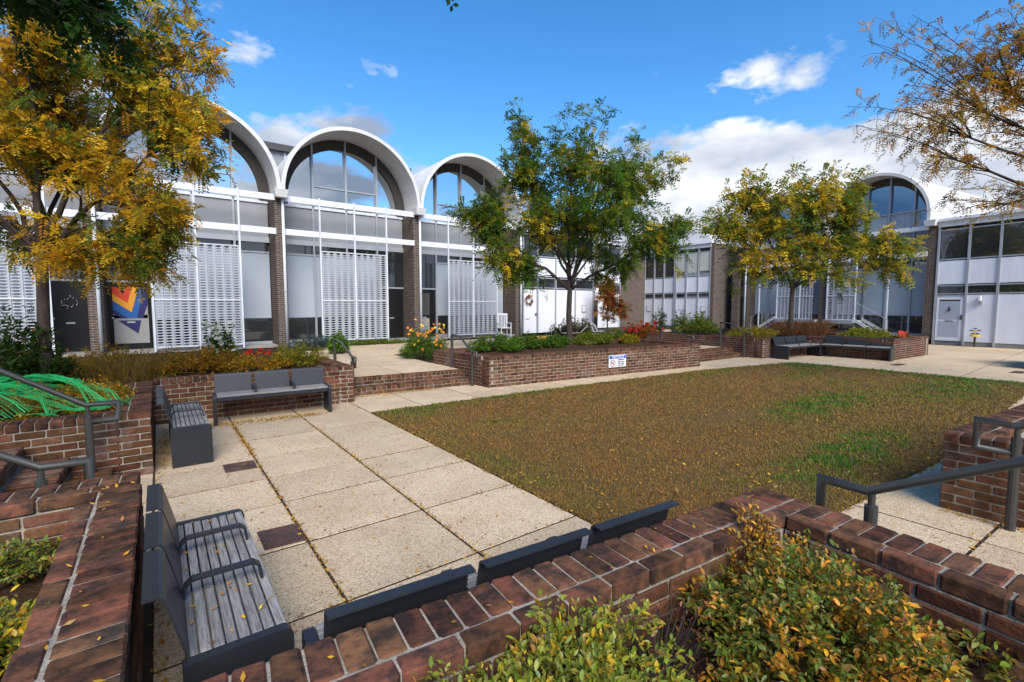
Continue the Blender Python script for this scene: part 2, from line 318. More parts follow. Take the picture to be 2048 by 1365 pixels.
for a, b in zip([15.5, 17.0, 18.8, 20.6, 22.4, 24.2, 26.0], [17.0, 18.8, 20.6, 22.4, 24.2, 26.0, 27.6]):
    for c, d in ((-3.2, -1.2), (-1.2, 0.7), (0.7, 2.5), (2.5, 4.3), (4.3, 6.2), (6.2, 8.0)):
        if c == 6.2 and a > 18: continue
        slab(court, [(a, c), (b, c), (b, d), (a, d)])
nx = [2.72, 3.75, 4.75, 5.75, 6.8, 7.9, 9.0, 10.2, 11.5, 13.0, 14.3, 15.5]
for a, b in zip(nx, nx[1:]):
    for c, d in ((0.62, 1.42), (-0.5, 0.62), (-1.7, -0.5)):
        if c < 0.5 and a > 5: continue
        sh = lambda x: 0.12 - (x - 2.7) * 0.075 if x < 7 else -0.2
        slab(court, [(a, c + sh(a)), (b, c + sh(b)), (b, d + sh(b)), (a, d + sh(a))])
def near_edge(x): return 1.42 + (0.12 - (x - 2.7) * 0.075 if x < 7 else -0.2)
lx = np.linspace(2.70, 15.48, 30)
poly = [(x, near_edge(x)) for x in lx] + [(x, far_edge(x)) for x in lx[::-1]]
MB().prism(poly, -0.09, 0.004).build('lawn', 'lawn_soil', kind='structure')
# grass: short dry blades with greener patches
def grass_field(n, near):
    x = nprng.uniform(2.62, 15.58, n * 4); y = nprng.uniform(1.1, 7.4, n * 4)
    ok = (y > np.interp(x, lx, [near_edge(v) for v in lx]) - 0.025 - 0.03 * np.sin(9 * x) * np.sin(23 * x)) & (y < np.interp(x, lx, [far_edge(v) for v in lx]) + 0.03 + 0.05 * np.sin(3.1 * x) * np.sin(11 * x))
    ok &= (x > 2.69 - 0.025 * (1 + np.sin(6 * y) * np.sin(17 * y))) & (x < 15.5 + 0.05 * np.sin(5 * y))
    d = np.hypot(x, y); w = np.clip((3.4 / d) ** 1.55, 0.05, 1) if near else np.ones_like(d)
    ok &= nprng.random(n * 4) < w
    x, y, d = x[ok][:n], y[ok][:n], d[ok][:n]; n = len(x)
    def blob(cx, cy, rx, ry): return np.exp(-(((x - cx) / rx) ** 2 + ((y - cy) / ry) ** 2))
    g = 1.0 * blob(9.3, 3.25, 1.9, 0.5) + 0.6 * blob(12.3, 3.9, 0.8, 0.3) + 0.6 * blob(13.0, 4.9, 1.4, 0.4) + 0.5 * blob(6.6, 1.9, 1.5, 0.35) + 0.9 * blob(14.8, 5.6, 1.0, 0.7) + 0.8 * blob(13.5, 2.2, 3.0, 0.9) + 0.9 * blob(15.3, 3.2, 0.5, 3.5) + 0.75 * blob(5.5, 7.15, 3.5, 0.18) + 0.6 * blob(11.5, 6.5, 2.2, 0.35)
    g += 0.5 * blob(5.6, 1.9, 1.5, 0.5) + 0.5 * blob(3.3, 6.9, 0.5, 0.5) + 0.45 * blob(2.9, 4.0, 0.25, 1.5) + 0.4 * blob(4.0, 5.6, 0.5, 0.3) + 0.35 * blob(7.5, 2.0, 1.2, 0.5)
    lo = 0.5 + 0.25 * (np.sin(1.9 * x + 2.1 * np.sin(1.3 * y)) + np.sin(2.7 * y + 1.7 * np.sin(1.1 * x + 1)))
    lo2 = 0.5 + 0.25 * (np.sin(7.1 * x + 3 * np.sin(5.3 * y + 1)) + np.sin(8.3 * y + 2.5 * np.sin(6.1 * x)))
    g = np.clip(g * (0.6 + 0.8 * lo2) + 0.22 * lo * lo2 + nprng.normal(-0.03, 0.12, n), 0, 1)[:, None]
    bare = blob(7.0, 3.75, 0.55, 0.3)[:, None]
    dry = np.array([0.265, 0.134, 0.030]) * (0.55 + 0.75 * nprng.random((n, 1))) + np.array([0.05, 0.022, 0.006]) * lo[:, None]
    green = np.array([0.055, 0.165, 0.010]) * (0.55 + 0.8 * nprng.random((n, 1)))
    straw = np.array([0.30, 0.19, 0.075]) * (0.6 + 0.5 * nprng.random((n, 1)))
    c = dry * (1 - g) + green * g
    pick = nprng.random((n, 1)) < (0.12 + 0.5 * bare); c = np.where(pick, straw, c)
    ln = (nprng.uniform(0.010, 0.034, n) * (0.85 + 0.7 * g[:, 0]) * (1 - 0.6 * bare[:, 0])); wd = np.clip(d * 0.0011, 0.003, 0.012)
    a = nprng.uniform(0, 2 * np.pi, n); lean = nprng.uniform(0.2, 1.3, n)
    px, py = np.cos(a), np.sin(a)
    V = np.zeros((n, 3, 3), np.float32)
    V[:, 0] = np.stack([x - py * wd, y + px * wd, np.full(n, 0.002)], 1); V[:, 1] = np.stack([x + py * wd, y - px * wd, np.full(n, 0.002)], 1)
    V[:, 2] = np.stack([x + px * ln * np.sin(lean), y + py * ln * np.sin(lean), 0.004 + ln * np.cos(lean)], 1)
    return V.reshape(-1, 3), np.arange(n * 3).reshape(-1, 3), np.repeat(c, 3, 0)
gv, gf, gc = grass_field(170000, True)
link('lawn_grass', arr_mesh('lawn_grass', gv, gf, 'grass', gc), kind='stuff', label='short brown dormant grass with green patches on the lawn', category='grass')

# upper terrace
terr = MB().prism([(-12, 9.36), (12.6, 9.36), (12.6, 8.56), (15.9, 8.56), (15.9, 9.36), (27.4, 9.36), (27.4, 30), (-12, 30)], -0.1, 0.255).build('terrace_ground', 'mulch', kind='structure')
tp = MB().prism([(2.84, 9.50), (5.35, 9.40), (7.2, 13.0), (14, 12.2), (26, 12.2), (26, 20.8), (19.3, 20.8), (19.3, 17.5), (7.5, 17.5), (3.7, 15.6), (2.84, 14)], 0.2, 0.272).build('terrace_walk', 'joint_soil', kind='structure')
for a, b in ((2.84, 4.08), (4.08, 5.36)):
    ys = [9.33 if a < 3 else 9.22, 10.5, 11.75, 13.0]
    for c, d in zip(ys, ys[1:]):
        k = 0.0 if a < 3 else 0.02
        slab(tp, [(a, c), (b, c - (0.12 if c < 9.5 else 0)), (b + k * 5, d), (a, d)], 0.31)
for a in np.arange(2.84, 26, 1.45):
    for c in (13.0, 14.3, 15.6):
        if a < 3.5 and c > 15: continue
        slab(tp, [(a, c), (a + 1.45, c), (a + 1.45, c + 1.3), (a, c + 1.3)], 0.31)
for a in np.arange(12.9, 15.6, 1.35):
    for c in (8.6, 9.9, 11.45): slab(tp, [(a, c), (a + 1.35, c), (a + 1.35, c + (1.3 if c < 9 else 1.55)), (a, c + (1.3 if c < 9 else 1.55))], 0.31)

# ------------------------------------------------------------------ bricks
BL, BD, BH, BJ, CH = 0.2, 0.092, 0.0605, 0.011, 0.0722
def brick_meshes(name, lx_, ly_, lz_, c, m, n=4):
    return [jit(MB().cbox(-lx_ / 2, lx_ / 2, -ly_ / 2, ly_ / 2, 0, lz_, c).mesh(name, m), 0.0022, 40 + i) for i in range(n)]
BRK = brick_meshes('brick', BL, BD, BH, 0.006, 'brick')
HDR = brick_meshes('cap_brick', 0.084, 0.188, 0.072, 0.008, 'brick_cap', 5)
STR = brick_meshes('cap_brick', 0.2, 0.082, 0.071, 0.008, 'brick_cap', 5)
STEPH = brick_meshes('brick', 0.084, 0.3, 0.072, 0.008, 'brick', 4)
def put(meshes, parent, x, y, z, ang, sx=1.0, stuff=None, name='brick'):
    me = rnd.choice(meshes)
    if stuff is not None:
        M = Matrix.Translation((x, y, z)) @ Matrix.Rotation(ang, 4, 'Z') @ Matrix.Diagonal((sx, 1, 1, 1))
        stuff.add([M @ v.co for v in me.vertices], [tuple(p.vertices) for p in me.polygons]); return
    o = bpy.data.objects.new(name, me); COL.objects.link(o); o.parent = parent
    o.location = (x + 0, y, z + rnd.uniform(-0.0012, 0.0012)); o.rotation_euler = (rnd.uniform(-.006, .006), rnd.uniform(-.006, .006), ang + rnd.uniform(-.007, .007))
    if sx != 1: o.scale.x = sx
def course(parent, p0, d, nrm, s0, s1, z, stuff, depth_off=BD / 2 + 0.0, meshes=None, step=BL + BJ):
    ang = math.atan2(d.y, d.x); s = s0
    while s < s1 - 0.03:
        L = min(step - BJ, s1 - s); 
        if s1 - (s + L + BJ) < 0.05 and s1 - s < step * 1.3: L = s1 - s
        c = p0 + d * (s + L / 2) - nrm * (depth_off + rnd.uniform(-.002, .002))
        put(meshes or BRK, parent, c.x, c.y, z, ang, L / (step - BJ), stuff); s += L + BJ
def planter(label, loc, corners, flags, soil_z, soil_poly=None, rz=0, h=0.65, t=0.275, inner=False, closed=True, name='brick_planter', z0=0.0):
    """corners counter-clockwise, outer face; flags per edge: p = each brick a part, s = joined, - = no wall"""
    root = thing(name, label, 'planter', (loc[0], loc[1], z0), rz, 'brick planters around the courtyard')
    n = len(corners); ne = n if closed else n - 1; mort = MB(); st = MB(); nc = int(round((h - CH) / CH)); ztop = nc * CH
    for e in range(ne):
        fl = flags[e]
        if fl == '-': continue
        a, b = Vector(corners[e]), Vector(corners[(e + 1) % n]); d = (b - a); L = d.length; d = d / L; nr = Vector((d.y, -d.x))
        stuff = st if fl == 's' else None
        nxt = flags[(e + 1) % ne] if (closed or e < ne - 1) else '-'; prv = flags[e - 1] if (closed or e > 0) else '-'
        for c in range(nc):
            par = (c + e) % 2
            i0 = 0 if (par == 0 or prv == '-') else BD + BJ
            i1 = 0 if (par == 0 or nxt == '-') else BD + BJ
            if prv == '-' and par: i0 = -(BL + BJ) / 2; 
            s0 = max(i0, 0)
            if prv == '-' and par:
                cc = a + d * (BD / 2) - nr * (BD / 2); put(BRK, root, cc.x, cc.y, c * CH + 0.004, math.atan2(d.y, d.x), 0.46, stuff); s0 = 0.46 * BL + BJ
            course(root, a, d, nr, s0, L - i1, c * CH + 0.004, stuff)
            if inner and c * CH > soil_z - 0.1:
                course(root, a, d, nr, t * (prv != '-') + 0.02, L - t * (nxt != '-') - 0.02, c * CH + 0.004, stuff, depth_off=t - BD / 2 - 0.0)
        end = L - (t if nxt != '-' else 0)
        ang = math.atan2(d.y, d.x); s = 0.0; k = max(1, int(round(end / 0.0955))); stp = end / k
        for i in range(k):
            c = a + d * (i + 0.5) * stp - nr * (0.188 / 2 - 0.008 + rnd.uniform(-.003, .003)); put(HDR, root, c.x, c.y, ztop + 0.004, ang, (stp - 0.0085) / 0.084, stuff, 'cap_brick')
        k = max(1, int(round(end / 0.213))); stp = end / k
        for i in range(k):
            c = a + d * (i + 0.5) * stp - nr * (t - 0.041 - 0.003 + rnd.uniform(-.003, .003)); put(STR, root, c.x, c.y, ztop + 0.004, ang, (stp - 0.010) / 0.2, stuff, 'cap_brick')
        o1, o2 = 0.0065, t - 0.011
        q = [a - nr * o1 + d * 0.008, a + d * (end - (0.008 if nxt == '-' else 0)) - nr * o1, a + d * (end - (0.008 if nxt == '-' else 0)) - nr * o2, a - nr * o2 + d * 0.008]
        mort.prism([(p.x, p.y) for p in q], -0.03, ztop - 0.002)
        q = [a - nr * 0.004 + d * 0.01, a + d * (end - (0.01 if nxt == '-' else 0)) - nr * 0.004, a + d * (end - (0.01 if nxt == '-' else 0)) - nr * (t - 0.02), a - nr * (t - 0.02) + d * 0.01]
        mort.prism([(p.x, p.y) for p in q], ztop - 0.004, ztop + 0.068)
    mort.build('mortar', 'mortar', root)
    if st.v: st.build('brickwork', 'brick_stuff', root, kind='stuff')
    if soil_poly:
        sp = soil_poly; m = MB(); cx = sum(p[0] for p in sp) / len(sp); cy = sum(p[1] for p in sp) / len(sp)
        nseg = 14; vs = []; xs = [p[0] for p in sp]; ys = [p[1] for p in sp]; x0, x1, y0, y1 = min(xs), max(xs), min(ys), max(ys)
        for i in range(nseg + 1):
            for j in range(nseg + 1):
                u, v = i / nseg, j / nseg
                if len(sp) == 4: p = (Vector(sp[0]) * (1 - u) + Vector(sp[1]) * u) * (1 - v) + (Vector(sp[3]) * (1 - u) + Vector(sp[2]) * u) * v
                else: p = Vector((x0 + (x1 - x0) * u, y0 + (y1 - y0) * v))
                vs.append((p.x, p.y, soil_z + 0.018 * math.sin(5.1 * p.x + 3 * p.y) + 0.014 * math.sin(7.3 * p.y - 2 * p.x) + rnd.uniform(-.008, .008)))
        m.add(vs, [(i * (nseg + 1) + j, (i + 1) * (nseg + 1) + j, (i + 1) * (nseg + 1) + j + 1, i * (nseg + 1) + j + 1) for i in range(nseg) for j in range(nseg)])
        m.build('soil', 'mulch', root)
    return root
def steps(label, a, b, back, n, rise=0.155, tread=0.3, base_z=0.0, stuff=False):
    """brick steps: front edge a to b, each further step one tread along back"""
    a, b, back = Vector(a), Vector(b), Vector(back).normalized(); root = thing('brick_steps', label, 'steps', (a.x, a.y, base_z), 0, 'brick steps of the courtyard')
    d = b - a; L = d.length; d /= L; nr = -back; mort = MB(); st = MB() if stuff else None
    for k in range(n):
        p = back * (k * tread); z = k * rise
        course(root, p, d, nr, 0.0 if k % 2 else 0.1, L, z + 0.005, st)
        m = int(L / 0.097); stp = L / m
        for i in range(m):
            c = p + d * (i + .5) * stp - nr * 0.144; put(STEPH, root, c.x, c.y, z + rise - 0.0755, math.atan2(d.y, d.x), (stp - 0.013) / 0.084, st)
        bk = tread + (0.12 if k < n - 1 else -0.01); q = [p - nr * 0.010, p + d * L - nr * 0.010, p + d * L - nr * bk, p - nr * bk]
        mort.prism([(v.x, v.y) for v in q], z - 0.05, z + rise - 0.014)
    mort.build('mortar', 'mortar', root)
    if st is not None and st.v: st.build('brickwork', 'brick_stuff', root, kind='stuff')
    return root

# west planter (with the green webbing), its south wall faces the steps
planter('brick planter by the left steps with green webbing on its shrubs', (-0.10, 6.0), [(-3.4, 0), (0, 0), (0, 2.45), (-3.4, 2.45)], 'pp--', 0.52,
        [(-3.4, 0.2), (-0.2, 0.2), (-0.2, 5.5), (-3.4, 5.5)])
planter('brick planter behind the three-seat bench that backs onto it', (-0.10, 8.45), [(0.0, 0.0), (2.86, -0.08), (2.86, 2.2), (0.0, 2.25)], 'pps-', 0.53,
        [(0.0, 0.2), (2.7, 0.15), (2.7, 2.1), (0.0, 2.1)])
planter('brick planter in the left foreground beside the nearest wooden bench', (-0.13, 1.5), [(0, -1.6), (0, 2.33), (-2.2, 2.40), (-2.2, -1.6)], 'pp--', 0.40,
        [(-2.2, -1.6), (-0.2, -1.6), (-0.2, 2.2), (-2.2, 2.2)], inner=True)
planter('brick planter of leafy shrubs along the bottom of the view', (-0.10, 1.555), [(2.93, -2.3), (2.93, 0.0), (0.03, 0.0), (0.03, -2.3)], 'pp--', 0.36,
        [(0.03, -2.3), (2.8, -2.3), (2.8, -0.15), (0.03, -0.15)], rz=R(-5.6), inner=True)
planter('brick planter end at the right edge behind the handrail', (5.27, 0.92), [(0.0, 0.0), (0.0, -2.3), (3.4, -2.3), (3.4, -0.35)], 'p--p', 0.5,
        [(0.1, -2.2), (3.3, -2.2), (3.3, -0.4), (0.1, -0.1)])
planter('long brick planter with a notice sign and a locust tree', (5.50, 8.10), [(0, 0), (6.85, -0.66), (7.1, 1.65), (-0.12, 2.28)], 'psss', 0.58,
        [(0.1, 0.1), (6.75, -0.5), (7.0, 1.55), (0.0, 2.15)])
planter('brick planter behind the two far benches with a locust tree', (15.75, 7.30), [(0.0, 0.0), (2.72, -0.32), (2.72, -2.75), (5.9, -2.95), (5.9, 5.5), (0.0, 5.6)], 'ssss-s', 0.57,
        [(0.1, 0.1), (5.8, 0.0), (5.8, 5.4), (0.1, 5.4)])
MB().prism([(18.6, 4.7), (21.5, 4.55), (21.5, 7.6), (18.6, 7.6)], 0.4, 0.572).build('planting_bed_soil', 'mulch', kind='structure')
planter('brick planter corner at the far right edge beside the litter bin', (18.85, 1.75), [(0.0, 0.0), (0.0, -2.4), (2.4, -2.4), (2.4, 0.0)], 's--s', 0.5,
        [(0.1, -2.3), (2.3, -2.3), (2.3, -0.1), (0.1, -0.1)])
steps('two brick steps between the bench planter and the notice planter', (2.78, 8.92), (5.42, 8.68), (0.09, 1), 2)
steps('two brick steps at the far end of the notice planter', (12.55, 8.02), (15.75, 7.95), (0.0, 1), 2)
steps('brick steps climbing left beside the green-webbed planter', (-0.42, 5.97), (-0.42, 3.98), (-1, 0), 4)

# ------------------------------------------------------------------ benches
def bench(label, loc, rz, L=1.5, D=0.37, slat_n=8):
    """local x along the bench, seat faces -y, back at +y; origin front-left corner on the floor"""
    root = thing('bench', label, 'bench', loc, rz, 'charcoal metal benches with wooden slats')
    zs = 0.43
    for x in (0.0, L - 0.045):
        m = MB(); rr = 0.035; prof = [(0.0, 0.0), (D, 0.0), (D, zs)] + [(rr - rr * math.sin(a), zs - rr + rr * math.cos(a)) for a in (0, .5, 1.05, 1.57)]
        n = len(prof); m.add([(x, y, z) for y, z in prof] + [(x + 0.045, y, z) for y, z in prof], [tuple(range(n - 1, -1, -1)), tuple(range(n, 2 * n))] + [(i, (i + 1) % n, n + (i + 1) % n, n + i) for i in range(n)])
        m.build('end_panel', 'charcoal', root)
    MB().cbox(0.047, L - 0.047, 0.012, 0.045, zs - 0.085, zs - 0.03, 0.006).build('front_rail', 'charcoal', root)
    MB().cbox(0.047, L - 0.047, D - 0.045, D - 0.012, zs - 0.085, zs - 0.03, 0.006).build('rear_rail', 'charcoal', root)
    MB().cbox(L / 2 - 0.02, L / 2 + 0.02, 0.047, D - 0.047, zs - 0.08, zs - 0.03, 0.004).build('cross_rail', 'charcoal', root)
    w = (D - 0.025) / slat_n; sm = MB().cbox(-w / 2 + 0.0035, w / 2 - 0.0035, -0.013, 0.013, -(L - 0.1) / 2, (L - 0.1) / 2, 0.003).mesh('slat', 'wood')
    for i in range(slat_n):
        o = link('slat', sm, root, (L / 2, 0.014 + w * (i + .5), zs - 0.015 + rnd.uniform(-.0015, .0015))); o.rotation_euler = (R(0), R(90), 0); o.rotation_euler = Matrix(((0, 0, 1), (1, 0, 0), (0, 1, 0))).to_euler()
    n = 3; bw = (L - 0.02) / n
    for i in range(n):
        x0, x1 = 0.01 + i * bw + 0.024, 0.01 + (i + 1) * bw - 0.024
        pr = [(D - 0.03, zs - 0.02), (D + 0.035, 0.675), (D + 0.043, 0.690), (D + 0.056, 0.697), (D + 0.105, 0.697)]; th = 0.009
        m = MB(); q = pr + [(y + (th if k < 3 else 0), z - th * (0 if k < 2 else 1)) for k, (y, z) in reversed(list(enumerate(pr)))]
        k = len(q); m.add([(x0, y, z) for y, z in q] + [(x1, y, z) for y, z in q], [tuple(range(k)), tuple(range(2 * k - 1, k - 1, -1))] + [(i2, k + i2, k + (i2 + 1) % k, (i2 + 1) % k) for i2 in range(k)])
        m.build('backrest', 'charcoal', root)
    for i in (1, 2):
        x = 0.01 + i * bw; m = MB(); c = []; hh = 0.085
        for y, z in ((D - 0.015, zs - 0.005), (D - 0.03, zs + hh * 0.72), (D - 0.055, zs + hh), (0.075, zs + hh), (0.05, zs + hh * 0.75), (0.042, zs - 0.005)): c.append((y, z))
        for (y0, z0), (y1, z1) in zip(c, c[1:]):
            dx, dz = y1 - y0, z1 - z0; ll = math.hypot(dx, dz); nx_, nz_ = -dz / ll * 0.006, dx / ll * 0.006; e = 0.002
            v = [(y0 - nx_, z0 - nz_), (y1 - nx_, z1 - nz_), (y1 + nx_, z1 + nz_), (y0 + nx_, z0 + nz_)]
            m.add([(x - 0.022, y, z) for y, z in v] + [(x + 0.022, y, z) for y, z in v], [(0, 1, 2, 3), (7, 6, 5, 4)] + [(i2, 4 + i2, 4 + (i2 + 1) % 4, (i2 + 1) % 4) for i2 in range(4)])
        m.build('armrest', 'charcoal', root)
    return root
bench('nearest slatted bench at lower left seen from its end', (0.385, 1.98, 0), R(90), L=1.40)
bench('bench in the bottom foreground seen from behind, over the brick cap', (2.20, 1.78, 0), R(174.4), L=1.80, D=0.31)
bench('bench side-on against the green-webbed planter with its end panel facing us', (0.425, 6.05, 0), R(90), L=1.5)
bench('bench against the brick wall facing us beside the two steps', (0.58, 7.86, 0), R(-3), L=1.62)
bench('left one of the two far benches, set on the shorter wall', (16.05, 6.62, 0), R(-6), L=2.1, D=0.5)
bench('right one of the two far benches, longer and facing the lawn', (18.0, 6.45, 0), R(-88), L=1.95, D=0.42)

# ------------------------------------------------------------------ drain grates
def grate(label, quad):
    c = [sum(p[i] for p in quad) / 4 for i in (0, 1)]; root = thing('drain_grate', label, 'grate', (c[0], c[1], 0), 0, 'iron drain grates in the paving')
    q = [Vector((p[0] - c[0], p[1] - c[1])) for p in quad]; MB().prism([(p.x, p.y) for p in q], -0.01, 0.004).build('plate', 'arch_brown', root); f_ = MB(); [f_.prism([(a.x, a.y), (b.x, b.y), (b.x * .93, b.y * .93), (a.x * .93, a.y * .93)], 0.0, 0.010) for a, b in zip(q, q[1:] + q[:1])]; f_.build('rim', 'grate_iron', root)
    u = (q[1] - q[0]) / 2; v = (q[3] - q[0]) / 2
    for k in range(1, 7):
        m = MB(); n = 36; r0, r1 = k / 6.4 - 0.05, k / 6.4 + 0.035; f = []
        for rr, z in ((r0, 0.005), (r0, 0.010), (r1, 0.010), (r1, 0.005)):
            for j in range(n):
                w = 2 * math.pi * j / n; ax, ay = max(-.95, min(.95, rr * 1.25 * math.cos(w))), max(-.95, min(.95, rr * 1.25 * math.sin(w))); p = u * ax + v * ay; m.v.append((p.x, p.y, z))
        for i in range(3):
            for j in range(n): m.f.append((i * n + j, i * n + (j + 1) % n, (i + 1) * n + (j + 1) % n, (i + 1) * n + j))
        m.build('ring', 'grate_iron', root)
grate('rusty drain grate with rings beside the nearest bench', [(0.53, 3.60), (0.80, 3.58), (0.80, 3.90), (0.53, 3.92)])
grate('rusty drain grate in the paving in front of the side-on bench', [(0.49, 5.56), (0.78, 5.54), (0.78, 5.82), (0.49, 5.84)])
grate('drain grate in the paving in front of the far brick planter end', [(17.0, 4.25), (17.6, 4.2), (17.6, 4.0), (17.0, 4.05)])
grate('drain grate in the paving near the litter bin', [(17.5, 1.9), (18.1, 1.85), (18.1, 1.62), (17.5, 1.67)])

# ------------------------------------------------------------------ handrails
def handrail(label, rail, posts, r=0.024, pr=0.032, loop=None):
    b = posts[0][0]; root = thing('handrail', label, 'handrail', b, 0, 'round bronze handrails at the steps'); L = lambda p: (p[0] - b[0], p[1] - b[1], p[2] - b[2])
    MB().tube([L(p) for p in rail], r, 12).build('rail', 'bronze_rail', root, smooth=True)
    for bt, tp_ in posts:
        mid = (bt[0], bt[1], tp_[2] - 0.075) if tp_[2] - bt[2] > 0.12 else (bt[0], bt[1], bt[2] + 0.02)
        MB().tube([L(bt), L(mid)], pr, 12).build('post', 'bronze_rail', root, smooth=False)
        MB().tube([L((mid[0], mid[1], mid[2] - 0.004)), L(tp_)], r * 0.75, 10).build('post_neck', 'bronze_rail', root)
    return root
handrail('handrail in front of the green-webbed planter at the left edge', [(-0.56, 5.84, 0.64), (-0.34, 5.84, 0.64), (-0.34, 5.84, 0.80), (-0.57, 5.84, 0.80), (-1.09, 5.84, 1.16), (-1.7, 5.84, 1.58)], [((-0.56, 5.84, 0.0), (-0.56, 5.84, 0.79)), ((-1.62, 5.84, 0.6), (-1.62, 5.84, 1.52))])
handrail('short handrail at the lower left beside the nearest planter', [(-0.40, 4.02, 0.0), (-0.40, 4.02, 0.725), (-0.62, 4.02, 0.725), (-0.84, 4.02, 0.87), (-1.5, 4.02, 1.32)], [((-0.62, 4.02, 0.15), (-0.62, 4.02, 0.72)), ((-1.42, 4.02, 0.6), (-1.42, 4.02, 1.26))])
handrail('handrail bending up across the lower right corner', [(3.03, 1.04, 0.0), (3.03, 1.04, 0.725), (3.03, 0.82, 0.72), (3.03, 0.26, 1.035), (3.03, -0.6, 1.52)], [((3.03, 0.80, 0.0), (3.03, 0.80, 0.72)), ((3.03, -0.5, 0.3), (3.03, -0.5, 1.46))])
handrail('handrail with a square loop in front of the right-edge planter', [(5.17, 0.50, 0.60), (5.17, 0.71, 0.60), (5.17, 0.71, 0.82), (5.17, 0.49, 0.81), (5.17, 0.2, 0.98), (5.17, -0.5, 1.4)], [((5.17, 0.49, 0.0), (5.17, 0.49, 0.80))])
handrail('handrail on the left of the two brick steps', [(2.93, 10.08, 1.02), (2.93, 9.6, 0.99), (2.93, 8.95, 0.75), (2.93, 8.80, 0.75), (2.93, 8.80, 0.55)], [((2.93, 10.05, 0.3), (2.93, 10.05, 1.02)), ((2.93, 8.95, 0.12), (2.93, 8.95, 0.74))])
handrail('handrail on the right of the two brick steps by the notice planter', [(5.36, 9.42, 1.06), (5.36, 9.05, 1.05), (5.36, 8.56, 0.74), (5.36, 8.36, 0.74), (5.36, 8.36, 0.55)], [((5.36, 9.40, 0.3), (5.36, 9.40, 1.05)), ((5.36, 8.53, 0.0), (5.36, 8.53, 0.73))])
handrail('far handrail left of the distant steps', [(12.75, 9.1, 1.09), (12.75, 8.75, 1.09), (12.75, 8.16, 0.81), (12.75, 7.93, 0.81), (12.75, 7.93, 0.6)], [((12.75, 9.05, 0.3), (12.75, 9.05, 1.08)), ((12.75, 8.10, 0.0), (12.75, 8.10, 0.8))])
handrail('far handrail right of the distant steps', [(15.62, 8.7, 1.15), (15.62, 8.3, 1.13), (15.62, 7.88, 0.83), (15.62, 7.6, 0.83), (15.62, 7.6, 0.62)], [((15.62, 8.67, 0.3), (15.62, 8.67, 1.14)), ((15.62, 7.84, 0.0), (15.62, 7.84, 0.82))])

# ------------------------------------------------------------------ buildings
def screen_mesh(w, h, ncol=5):
    """perforated sheet: columns of lens-shaped openings, lips pushed in and out"""
    m = MB(); cw = w / ncol; nr_ = max(1, int(round(h / 0.085))); ch = h / nr_
    for c in range(ncol):
        for r_ in range(nr_):
            x0, z0 = c * cw, r_ * ch; cx, cz = x0 + cw / 2, z0 + ch / 2; a, b = cw * 0.37, ch * 0.36
            P = [(x0, 0, z0), (x0 + cw, 0, z0), (x0 + cw, 0, z0 + ch), (x0, 0, z0 + ch),
                 (cx - a, 0, cz), (cx - a * .4, -0.016, cz + b), (cx + a * .4, -0.016, cz + b), (cx + a, 0, cz), (cx + a * .4, 0.012, cz - b), (cx - a * .4, 0.012, cz - b)]
            m.add(P, [(3, 4, 5), (3, 5, 6, 2), (2, 6, 7), (0, 4, 3), (1, 2, 7), (0, 9, 4), (0, 1, 8, 9), (1, 7, 8)])
    for c in range(1, ncol): m.box(c * cw - 0.014, c * cw + 0.014, -0.02, 0.014, 0.0, h)
    return m.mesh('screen_sheet', 'screen_metal')
SCR = {}
def screen(parent, x0, x1, z0, z1, y=0.0):
    w = x1 - x0; key = (round(w, 2), round(z1 - z0, 2)); hh = (z1 - z0)
    root = link('screen_panel', None, parent)
    for a, b, d in ((z0 - 0.03, z0, 0.02), (z1, z1 + 0.03, 0.02), (z0 + hh * 0.445, z0 + hh * 0.455 + 0.012, 0.034)): MB().box(x0, x1, y - d, y + d * 0.8, a, b).build('screen_bar', 'white_frame', root)
    if key not in SCR: SCR[key] = screen_mesh(w, hh)
    link('screen_sheet', SCR[key], root, (x0, y, z0)); return root
def arch_pts(cx, r, zs, st, a0=0.0, a1=math.pi, n=40):
    return [(cx + r * math.cos(a0 + (a1 - a0) * i / n), zs + st + r * math.sin(a0 + (a1 - a0) * i / n)) for i in range(n + 1)]
def arch_pane(cx, r, zs, st, x0, x1, zb):
    def top(x): return zs + st + math.sqrt(max(0, r * r - (x - cx) ** 2))
    x0, x1 = max(x0, cx - r + 0.002), min(x1, cx + r - 0.002); n = 10
    return [(x0, zb), (x1, zb)] + [(x1 + (x0 - x1) * i / n, top(x1 + (x0 - x1) * i / n)) for i in range(n + 1)]
